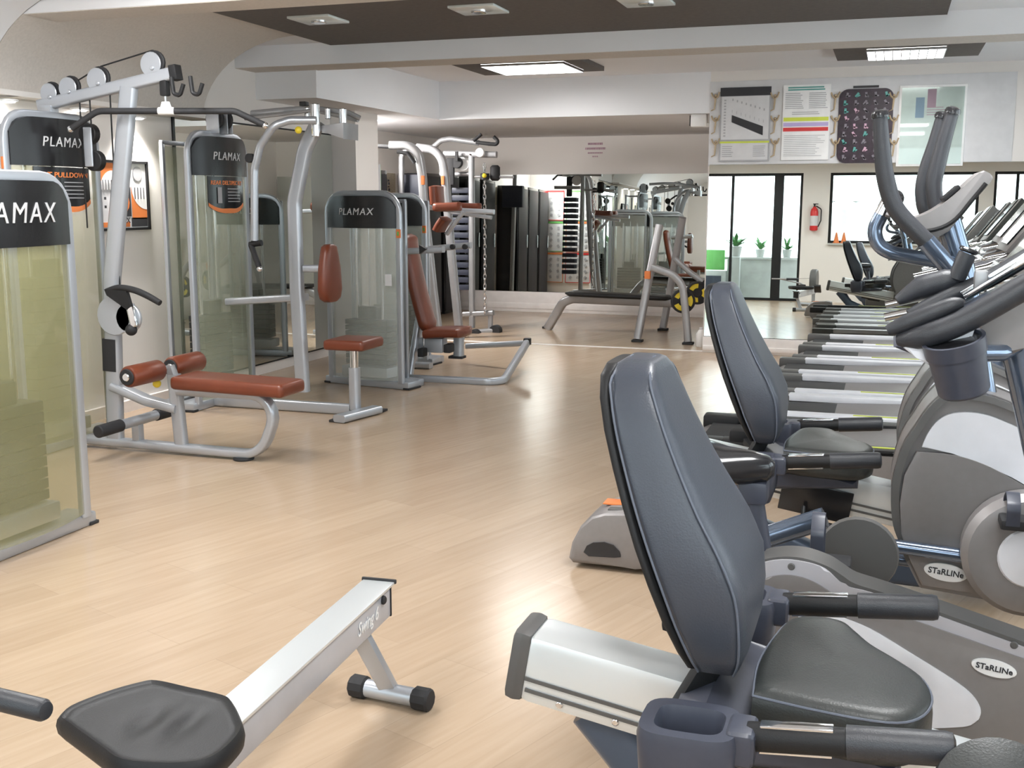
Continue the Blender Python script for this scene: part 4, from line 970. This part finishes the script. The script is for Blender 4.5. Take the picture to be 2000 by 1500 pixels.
    MB().box(S(-.30, 0, .035), (.09, .56, .07), bev=.015).build('rear_foot', 'housing', t)
    MB().box(S(-.43, .30, .50), (.08, .10, .05), bev=.012).bar(S(-.41, .28, .49), S(-.34, .15, .45), .03, .03, .006).build('adjuster_lever', 'rubber', t)
    for s_ in (-1, 1): MB().bar(S(-.36, s_*.10, .46), S(-.30, s_*.06, .57), .03, .05, .008).build('back_bracket', 'black', t)
    b = MB().box(S(-.10, -.075, .345), (.26, .012, .12), (0, R(9), 0), bev=.004); b.build('slide_plate', 'gloss_black', t)
    MB().tube([S(-.14, -.11, .33), S(-.14, -.13, .285), S(.02, -.13, .262), S(.025, -.10, .277)], .009, fil=.01).build('slide_lever', 'gloss_black', t)
    ring = dome(t, Yc, front_dx)
    pedal(t, ring+Vector((-.02, -.10, .11)))
    # mast and console
    MB().tube([(.36+front_dx, Yc, .85), (.45+front_dx, Yc, 1.12)], .035).build('mast', 'blue_tube', t)
    MB().prism([(.34+front_dx, 1.02), (.40+front_dx, 1.0), (.58+front_dx, 1.26), (.54+front_dx, 1.30)], 'y', Yc-.17, Yc+.17, .015).build('console', 'housing', t)
    return t
B1 = recumbent('nearest recumbent bike with dark leather backrest and long aluminium seat rail', 2.15, .02, .62, .30)
MB().lathe([(.02, 0), (.09, .0), (.105, .012), (.10, .03), (.05, .045), (.01, .048)], at(1955, 1575, 1.75), (0, -.6, .8), 28).build('pedal_cover', 'seat_vinyl', B1)
B2 = recumbent('farther recumbent bike, just in front of the row of treadmills', 4.25, -.11, .02, .22)
b = MB()
prf = xz([(1110, 1090), (1116, 1060), (1132, 1030), (1155, 1010), (1180, 1003), (1260, 1003), (1300, 1012), (1310, 1112), (1240, 1112), (1118, 1100)], 4.12)
MB().prism(prf, 'y', 4.12, 4.40, .02, 3).build('rear_base', 'housing', B2)
rec = xz([(1140, 1078), (1146, 1066), (1158, 1060), (1180, 1059), (1198, 1065), (1210, 1078), (1212, 1088), (1200, 1089), (1150, 1086)], 4.115)
MB().prism(rec, 'y', 4.112, 4.13).build('carry_recess', 'gloss_black', B2)
zt_ = at(1200, 1003, 4.12).z
MB().box((-.93, 4.19, zt_-.002), (.15, .045, .008), bev=.003).build('tray', 'housing_dark', B2)
MB().box((-.99, 4.29, zt_-.001), (.11, .08, .006), bev=.002).build('warning_label', 'orange', B2)
# ------------------------------------------------------------------ upright bike with aero bars between the recumbents
UY = 2.85; uy0 = 2.72
t = thing('upright_bike', 'grey upright bike with padded bars and cup holder just behind the nearest recumbent bike', 'exercise bike', (.1, UY, 0))
outl = xz([(1440, 1170), (1458, 1125), (1480, 1098), (1520, 1088), (1568, 1090), (1616, 1106), (1645, 1124), (1670, 1140), (1720, 1156), (1790, 1180), (2000, 1254), (2120, 1297), (2120, 1500), (1480, 1500), (1440, 1400)], uy0)
MB().prism(sm2(outl, 0, 12), 'y', uy0, uy0+.095, .022, 4).build('housing', 'housing_dark', t)
band = xz([(1462, 1118), (1485, 1100), (1525, 1092), (1570, 1096), (1612, 1110), (1650, 1142), (1700, 1156), (1800, 1190), (2000, 1263), (2120, 1305), (2120, 1480), (1480, 1480)], uy0)
MB().prism(sm2(band, 0, 10), 'y', uy0-.006, uy0+.05, .005).build('side_cover', 'housing_light', t)
pan = xz([(1470, 1150), (1500, 1126), (1545, 1121), (1590, 1134), (1640, 1164), (1700, 1180), (1800, 1214), (2000, 1284), (2120, 1325), (2120, 1470), (1490, 1470)], uy0)
MB().prism(sm2(pan, 0, 9), 'y', uy0-.012, uy0+.05, .004).build('side_panel', 'housing', t)
wp = xz([(1560, 1200), (1640, 1200), (1700, 1224), (1780, 1272), (1860, 1322), (1898, 1352), (1914, 1378), (1912, 1396), (1895, 1410), (1850, 1415), (1700, 1420), (1560, 1420)], uy0)
MB().prism(sm2(wp, 1, 11), 'y', uy0-.018, uy0+.03, .004).build('white_insert', 'white_plastic', t)
o = at(1940, 1300, uy0); oval(t, o.x, uy0-.013, o.z, .050, .0205, .12)
for u, v in ((1546, 1105), (1980, 1258)):
    o = at(u, v, uy0); MB().cyl((o.x, uy0-.007, o.z), (0, 1, 0), .009, .006).build('screw', 'housing_dark', t)
MB().box((.05, UY, .03), (.1, .5, .06), bev=.015).build('floor_foot', 'housing', t)
p = at(1690, 1090, 3.12); MB().lathe([(.02, 0), (.10, .0), (.11, .012), (.105, .025), (.02, .03)], (p.x-.02, 3.16, p.z), (0, -1, 0), 30).build('crank_disc', 'housing_dark', t)
pedal(t, at(1618, 1100, 3.03), h=.15)
MB().tube([at(1462, 1060, 3.22), at(1612, 1012, 3.22)], .033).build('seat_tube', 'blue_tube', t)
# saddle
b = MB(); c = at(1432, 910, UY)
rings = []
for dx_, hw_, hz_ in ((-.13, .03, .02), (-.12, .10, .035), (-.08, .125, .045), (-.02, .10, .045), (.05, .055, .042), (.09, .035, .032), (.105, .018, .018)):
    rings.append(superring(0, 0, hw_, hz_, lambda a, b_, dx_=dx_: Vector((c.x+dx_, UY+a, c.z+b_+(.012 if dx_ < -.06 else 0))), 22, 2.4))
b.loft(rings).build('saddle', 'gloss_black', t, smooth=60)
MB().box(at(1472, 958, UY), (.075, .075, .06), bev=.012).tube([at(1470, 970, UY), at(1490, 1100, UY)], .028).build('saddle_post', 'plastic_dark', t)
# console with elbow pads, aero bars, mast
ax0, ax1 = at(1745, 665, UY), at(2030, 470, UY)
MB().tube([at(2075, 1240, UY), at(2040, 900, UY), at(1985, 650, UY)], .042, fil=.3).build('mast', 'blue_tube', t)
MB().prism(xz([(1850, 660), (1960, 610), (2040, 550), (2040, 640), (1990, 660), (1945, 700), (1925, 680), (1880, 680)], UY), 'y', UY-.08, UY+.10, .015).build('console_body', 'housing', t)
MB().prism(xz([(1745, 672), (1850, 624), (2040, 528), (2048, 545), (1855, 648), (1790, 690)], UY), 'y', UY-.06, UY+.17, .008).build('console_tray', 'plastic_dark', t)
sl_ = (ax1-ax0).normalized()
b = MB()
q0, q1 = at(1890, 590, UY), at(2040, 500, UY)
nrm = sl_.cross(Vector((0, 1, 0))).normalized(); nrm = nrm if nrm.z > 0 else -nrm
b.bar(q0+nrm*.015, q1+nrm*.015, .11, .012, .003, up=tuple(nrm)); b.build('display', 'display', t)
for dy in (-.058, .058): MB().bar(q0+nrm*.02+Vector((0, dy, 0)), q1+nrm*.02+Vector((0, dy, 0)), .006, .01, .002, up=tuple(nrm)).build('display_trim', 'chrome', t)
b = MB(); b.box((q0+q1)/2+nrm*.03-sl_*.045, (.03, .035, .05), bev=.006).build('reading_rest', 'grey_metal', t)
MB().tube([at(1733, 646, UY-.14), at(1770, 631, UY-.14), at(1818, 612, UY-.14), at(1862, 595, UY-.14), at(1882, 592, UY-.14)], [.012, .020, .021, .018, .009], sm=5).build('elbow_pad', 'grip', t)
MB().tube([at(1752, 664, UY-.14), at(1790, 660, UY-.15), at(1820, 652, UY-.16), at(1890, 624, UY-.16), at(2015, 553, UY-.15)], [.013, .027, .028, .028, .028], sm=5).build('handle_bar', 'grip', t)
MB().tube([at(1752, 588, UY+.14), at(1800, 562, UY+.15), at(1850, 548, UY+.15), at(1880, 540, UY+.15)], [.012, .030, .030, .014], sm=5).build('elbow_pad', 'grip', t)
MB().tube([at(1775, 615, UY+.11), at(1850, 580, UY+.13), at(1930, 546, UY+.14), at(2010, 500, UY+.14)], [.014, .022, .022, .022], sm=5).build('handle_bar', 'grip', t)
MB().tube([at(1868, 545, UY+.14), at(1882, 512, UY+.14), at(1890, 495, UY+.14)], [.021, .022, .022], sm=4).build('bar_end', 'grip', t)
MB().cyl(at(1892, 489, UY+.14), at(1892, 489, UY+.14)-at(1880, 515, UY+.14), .0235, .012).build('bar_end_cap', 'gloss_black', t)
MB().prism(xz([(1764, 680), (1800, 660), (1880, 630), (1905, 640), (1900, 660), (1830, 700), (1816, 714), (1790, 700)], UY-.16), 'y', UY-.155, UY-.03, .006).build('bar_cover', 'white_plastic', t)
cpt, cpb = at(1862, 662, UY-.17), at(1885, 770, UY-.17); axc = ((cpt-cpb).normalized()+Vector((0, -.22, 0))).normalized(); cpb = cpb+Vector((0, .03, 0)); Lc = (cpt-cpb).length
b = MB(); b.lathe([(.01, 0), (.052, 0), (.057, .006), (.063, Lc*.72), (.067, Lc*.73), (.069, Lc), (.061, Lc), (.058, Lc*.9), (.05, .02), (.01, .018)], cpb, axc, 32); b.build('cup_holder', 'plastic_dark', t)
MB().lathe([(.001, -.002), (.058, -.002), (.058, .002), (.001, .002)], cpb+axc*Lc*.93, axc, 28).build('cup_shade_disc', 'gloss_black', t)  # black disc below the rim: shade inside the cup put in as colour
MB().tube([at(1915, 690, UY-.12), at(1955, 690, UY-.08), at(1990, 672, UY-.02)], .02, fil=.05).build('cup_holder_arm', 'blue_tube', t)
# ------------------------------------------------------------------ elliptical trainer
EY = 3.5
t = thing('elliptical_trainer', 'elliptical trainer with tall dark moving handles in front of the poster wall', 'elliptical trainer', (.2, EY, 0))
ring = dome(t, EY, 0)
pedal(t, ring+Vector((-.03, -.08, .11)))
for (a, c_, yy) in ((at(1690, 1058, EY-.17), at(1898, 1088, EY-.17), 0), (at(1697, 1083, EY+.02), at(1800, 1098, EY+.02), 0)):
    MB().tube([a, c_], .021).build('pedal_arm', 'blue_tube', t)
for p in (at(1668, 1078, EY-.14), at(1655, 1100, EY+.14)):
    f_ = MB().prism([(p.x-.11, p.z-.03), (p.x+.02, p.z-.045), (p.x+.05, p.z+.0), (p.x+.045, p.z+.035), (p.x+.03, p.z+.035), (p.x+.02, p.z-.01), (p.x-.11, p.z-.01)], 'y', p.y-.055, p.y+.055, .008).build('foot_plate', 'housing_dark', t)
MB().box((.25, EY, .03), (.9, .12, .06), bev=.015).build('base_beam', 'housing_dark', t)
b = MB()
for x in (-.15, .62): b.box((x, EY, .03), (.1, .56, .06), bev=.015)
b.build('floor_feet', 'housing_dark', t)
MB().tube([at(1925, 790, EY), at(1878, 520, EY), at(1850, 425, EY)], .036, fil=.3).build('mast', 'blue_tube', t)
def arm(pts, Y, rs, nm='moving_arm'):
    P = [at(u, v, Y) for u, v in pts]
    a_ = MB().tube(P, rs, n=14, sm=6).build(nm, 'grip', t)
    d_ = (P[0]-P[1]).normalized()
    MB().lathe([(.01, -.006), (rs[0]*1.18, -.004), (rs[0]*1.22, .004), (rs[0]*1.05, .013), (.01, .018)], P[0], d_, 20).build('end_cap', 'gloss_black', a_)
    return a_
arm([(1719, 227), (1723, 290), (1730, 350), (1748, 405), (1785, 448), (1812, 473)], EY-.24, [.019, .022, .024, .024, .024, .023])
arm([(1860, 220), (1845, 270), (1832, 320), (1824, 360), (1828, 400), (1836, 425)], EY+.16, [.019, .022, .024, .024, .024, .022])
arm([(1840, 229), (1828, 275), (1812, 325), (1803, 365), (1805, 400), (1812, 420)], EY+.26, [.019, .022, .024, .024, .024, .022], 'fixed_arm')
MB().tube([at(1808, 470, EY-.24), at(1850, 520, EY-.22), at(1880, 556, EY-.18), at(1915, 640, EY-.14)], .026, sm=5).build('arm_link', 'blue_tube', t)
MB().tube([at(1836, 425, EY+.16), at(1890, 560, EY+.14)], .024).build('arm_link', 'blue_tube', t)
MB().tube([at(1740, 388, EY-.1), at(1722, 418, EY-.1), at(1706, 450, EY-.1), at(1715, 480, EY-.1), at(1740, 494, EY-.1), at(1840, 512, EY-.06), at(1872, 515, EY)], .021, fil=.09).build('lower_handle', 'blue_tube', t)
b = MB().tube([at(1737, 392, EY-.1), at(1722, 420, EY-.1)], .0225); b.build('pulse_sensor', 'chrome', t)
b = MB().ball(at(1748, 388, EY-.1), .026); b.box(at(1740, 405, EY-.1), (.02, .03, .03), bev=.005); b.build('handle_joint', 'gloss_black', t)
cons = xz([(1752, 428), (1790, 422), (1822, 408), (1860, 380), (1905, 340), (1918, 338), (1930, 348), (1922, 362), (1895, 392), (1865, 425), (1835, 442), (1800, 448), (1765, 446)], EY)
MB().prism(sm2(cons), 'y', EY-.16, EY+.16, .018, 3).build('console', 'housing', t)
MB().prism(xz([(1768, 448), (1800, 450), (1838, 444), (1868, 427), (1850, 450), (1815, 470), (1790, 470)], EY), 'y', EY-.11, EY+.11, .012).build('console_underside', 'housing', t)
MB().tube([at(1764, 449, EY-.165), at(1800, 452, EY-.165), at(1838, 445, EY-.165), at(1868, 427, EY-.165), at(1897, 393, EY-.165), at(1926, 358, EY-.165)], .006, n=8, sm=3).build('console_seam', 'black', t)
MB().prism(xz([(1838, 388), (1868, 362), (1872, 368), (1842, 394)], EY), 'y', EY-.12, EY+.12, .004).build('reading_rack', 'black', t)
# ------------------------------------------------------------------ rowing machine in the foreground
t = thing('rowing_machine', 'grey aluminium rowing machine with moulded black seat', 'rowing machine', (-1.4, 2.4, 0))
ZR = .33
e1 = (flr(705, 1128, ZR)+flr(775, 1140, ZR))/2; s1 = (flr(430, 1366, ZR)+flr(487, 1398, ZR))/2
dr = (e1-s1).normalized(); sd = Vector((-dr.y, dr.x, 0)); a0 = e1-dr*2.2
w_ = .10
MB().bar(e1+Vector((0, 0, -.004)), a0+Vector((0, 0, -.004)), w_, .008, .002).build('slide_track', 'alu', t)
b = MB().bar(e1-Vector((0, 0, .055))-dr*.012, a0-Vector((0, 0, .055)), w_*.82, .095, .006); b.build('rail', 'alu_side', t)
MB().bar(e1+dr*.008, e1-dr*.002, w_+.01, .014, .004).bar(e1-dr*.012-Vector((0, 0, .055)), e1-dr*.004-Vector((0, 0, .055)), w_*.86, .1, .004).build('rail_end_cap', 'rubber', t)
MB().cyl(e1-dr*.075-sd*.044-Vector((0, 0, .03)), sd, .013, .014).build('stop_bolt', 'rubber', t)
# script lettering on the rail side
tb = text_bm('Swing 6', .055, .0008, .0003, .25, 1.0, .15)
xx = dr; zz = Vector((0, 0, 1)); mm = Matrix((xx, zz, -sd)).transposed().to_4x4(); mm.translation = e1-dr*.19-sd*.0425-Vector((0, 0, .055)); tb.bm.transform(mm)
tb.build('rail_lettering', 'white', t, smooth=0)
c0 = (flr(705, 1342, .03)+flr(822, 1366, .03))/2; c0.z = .032
fa = (flr(825, 1366, .032)-flr(705, 1342, .032)).normalized()
MB().bar(e1-dr*.16-Vector((0, 0, .10)), Vector((c0.x, c0.y, .035)), .05, .03, .004, up=tuple(dr)).build('rear_leg', 'silver', t)
MB().cyl(c0, fa, .027, .24).build('rear_foot', 'silver', t)
for s_ in (-1, 1): MB().cyl(c0+fa*s_*.105, fa, .034, .055, .006, 10).build('rubber_foot', 'rubber', t)
# moulded seat
Z0 = .385
out_px = [(108, 1402), (130, 1380), (200, 1352), (270, 1332), (305, 1328), (370, 1342), (440, 1358), (458, 1372), (474, 1405), (478, 1425), (462, 1450), (430, 1478), (395, 1492), (330, 1498), (235, 1490), (190, 1462), (160, 1440)]
pl = [(p.x, p.y) for p in (flr(u, v, Z0) for u, v in out_px)]
pl = [(p.x, p.y) for p in spline([(x, y, 0) for x, y in pl]+[(pl[0][0], pl[0][1], 0)], 4)][:-1]
cx = sum(p[0] for p in pl)/len(pl); cy = sum(p[1] for p in pl)/len(pl)
def hgt(x, y):
    r_ = Vector((x-cx, y-cy, 0)); u_, v_ = r_.dot(dr), r_.dot(sd)
    h = 0
    for s_ in (-1, 1): h -= .010*math.exp(-(((v_-s_*.045)/.026)**2+((u_-.01)/.065)**2))
    return h
rings = []
for k, z in ((.70, -.055), (.92, -.05), (.985, -.035), (1.0, -.018), (.985, -.004), (.95, .004), (.90, -.001), (.86, -.004)):
    rings.append([Vector((cx+(x-cx)*k, cy+(y-cy)*k, Z0+z)) for x, y in pl])
for k in (.8, .7, .6, .5, .4, .3, .2, .1, .02):
    rings.append([Vector((cx+(x-cx)*k, cy+(y-cy)*k, Z0-.004+hgt(cx+(x-cx)*k, cy+(y-cy)*k))) for x, y in pl])
MB().loft(rings).build('seat', 'black', t, smooth=70)
ca = Vector((cx, cy, ZR+.012)); MB().bar(ca-dr*.09, ca+dr*.09, .11, .03, .006).build('seat_carriage', 'rubber', t)
# rower front end: foot plates, flywheel housing, front foot, handle
MB().lathe([(.02, -.06), (.20, -.06), (.215, -.04), (.215, .04), (.20, .06), (.02, .06)], a0+Vector((0, 0, .12)), sd, 32).build('flywheel_housing', 'housing_dark', t)
MB().bar(a0+Vector((0, 0, -.08)), Vector((a0.x, a0.y, .03)), .06, .05, .005).build('front_leg', 'silver', t)
MB().cyl(Vector((a0.x, a0.y, .03)), sd, .03, .5).build('front_foot', 'silver', t)
for s_ in (-1, 1): MB().box(a0+dr*.5+sd*s_*.13+Vector((0, 0, .0)), (.12, .3, .03), (R(25), 0, 0), bev=.01).build('foot_plate', 'rubber', t)
hz = .50
h0, h1 = flr(88, 1388, hz), flr(-60, 1352, hz)
hh = (h1-h0).normalized()
MB().lathe([(.008, -.006), (.017, -.003), (.0215, .005), (.0215, .16), (.0215, (h1-h0).length)], h0, hh, 20).build('handle', 'grip', t)
b = MB(); b.tube([h1, h1+hh*.25], .012, n=10); b.tube([h1+hh*.2, Vector((a0.x, a0.y, .50))], .004, n=6); b.tube([h1+hh*.1, Vector((a0.x-.2, a0.y+.55, .42)), a0+dr*.5+Vector((0, 0, .0))], .012, n=8); b.build('handle_bar', 'grey_metal', t)
# ------------------------------------------------------------------ light
sc = bpy.context.scene
w = bpy.data.worlds.new('sky'); sc.world = w; w.use_nodes = True
nt = w.node_tree; bg = nt.nodes['Background']
sk = nt.nodes.new('ShaderNodeTexSky'); sk.sky_type = 'HOSEK_WILKIE'; sk.turbidity = 6; sk.ground_albedo = .5; sk.sun_direction = (.2, -.5, .84)
mx = nt.nodes.new('ShaderNodeMix'); mx.data_type = 'RGBA'; mx.inputs['Factor'].default_value = .72
mx.inputs['B'].default_value = (.88, .94, 1.0, 1)
nt.links.new(sk.outputs[0], mx.inputs['A']); nt.links.new(mx.outputs['Result'], bg.inputs['Color']); bg.inputs['Strength'].default_value = 5.2
def area(name, loc, rot, sx, sy, power, portal=False, col=(1, 1, 1)):
    l = bpy.data.lights.new(name, 'AREA'); l.shape = 'RECTANGLE'; l.size = sx; l.size_y = sy; l.energy = power; l.color = col
    if portal: l.cycles.is_portal = True
    o = bpy.data.objects.new(name, l); C.objects.link(o); o.location = loc; o.rotation_euler = rot; return o
area('portal_door', ((DX0+DX1)/2, -1.22, DZ/2), (R(90), 0, R(180)), DX1-DX0, DZ, 1, True)
area('portal_window', ((WX0+WX1)/2, -1.22, (WZ0+WZ1)/2), (R(90), 0, R(180)), WX1-WX0, WZ1-WZ0, 1, True)
area('portal_window_side', ((VX0+VX1)/2, -1.22, (VZ0+WZ1)/2), (R(90), 0, R(180)), VX1-VX0, WZ1-VZ0, 1, True)
for i, (y0, y1) in enumerate(RW): area('portal_right_%d' % i, (3.02, (y0+y1)/2, 1.7), (R(90), 0, R(90)), y1-y0, 1.5, 1, True)
sl_ = bpy.data.lights.new('sun', 'SUN'); sl_.energy = 14; sl_.angle = R(1); so = bpy.data.objects.new('sun', sl_); C.objects.link(so); so.rotation_euler = (R(-38), R(-30), 0); so.location = (-4, 6, 12)
# lamps inside the louvred fittings
for i, (x, y) in enumerate(((-3.05, 9.62), (.05, 9.62))): area('louvre_lamp_%d' % i, (x, y, ZC-.07), (0, 0, 0), .72, .6, 15, col=(1, .985, .96))
for i, (x, y) in enumerate(((-2.6, 3.2), (0.2, 3.2), (-2.6, .8), (.2, .8), (-3.4, 4.5))):  # added panels out of view, put in as interior fill light
    z = ZC-.01 if y < 10 else 2.27
    t = thing('ceiling_light', ('added square fill light over the %s' % ('rowing machine', 'recumbent bikes', 'entrance door', 'window wall', 'lat machine bench', 'alcove lockers', 'alcove bench')[i]), 'ceiling light', (x, y, z))
    MB().box((x, y, z-.01), (.66, .66, .02), bev=.004).build('surround', 'white', t)
    MB().box((x, y, z-.022), (.58, .58, .008)).build('diffuser', 'lamp', t)
    area('fill_panel_lamp_%d' % i, (x, y, z-.05), (0, 0, 0), .56, .56, (26, 26, 20, 20, 22)[i], col=(.97, .985, 1))
x, y, z = -5.5, 10.5, 2.28  # unseen light added behind the pillar to brighten the alcove
t = thing('ceiling_light', 'added fill light hidden in the alcove behind the pillar', 'ceiling light', (x, y, z))
MB().box((x, y, z-.01), (.5, .5, .02), bev=.004).build('surround', 'white', t)
MB().box((x, y, z-.022), (.44, .44, .008)).build('diffuser', 'lamp', t)
area('alcove_fill_lamp', (x, y, z-.05), (0, R(-35), R(40)), .44, .44, 100, col=(1, .97, .94))
vs = sc.view_settings; vs.view_transform = 'Standard'; vs.look = 'None'; vs.gamma = 1; vs.exposure = 0.46; vs.use_curve_mapping = False
cy_ = sc.cycles
cy_.max_bounces = 8; cy_.diffuse_bounces = 4; cy_.glossy_bounces = 5; cy_.transparent_max_bounces = 12; cy_.transmission_bounces = 4
cy_.caustics_reflective = False; cy_.caustics_refractive = False; cy_.sample_clamp_indirect = 6; cy_.use_denoising = True
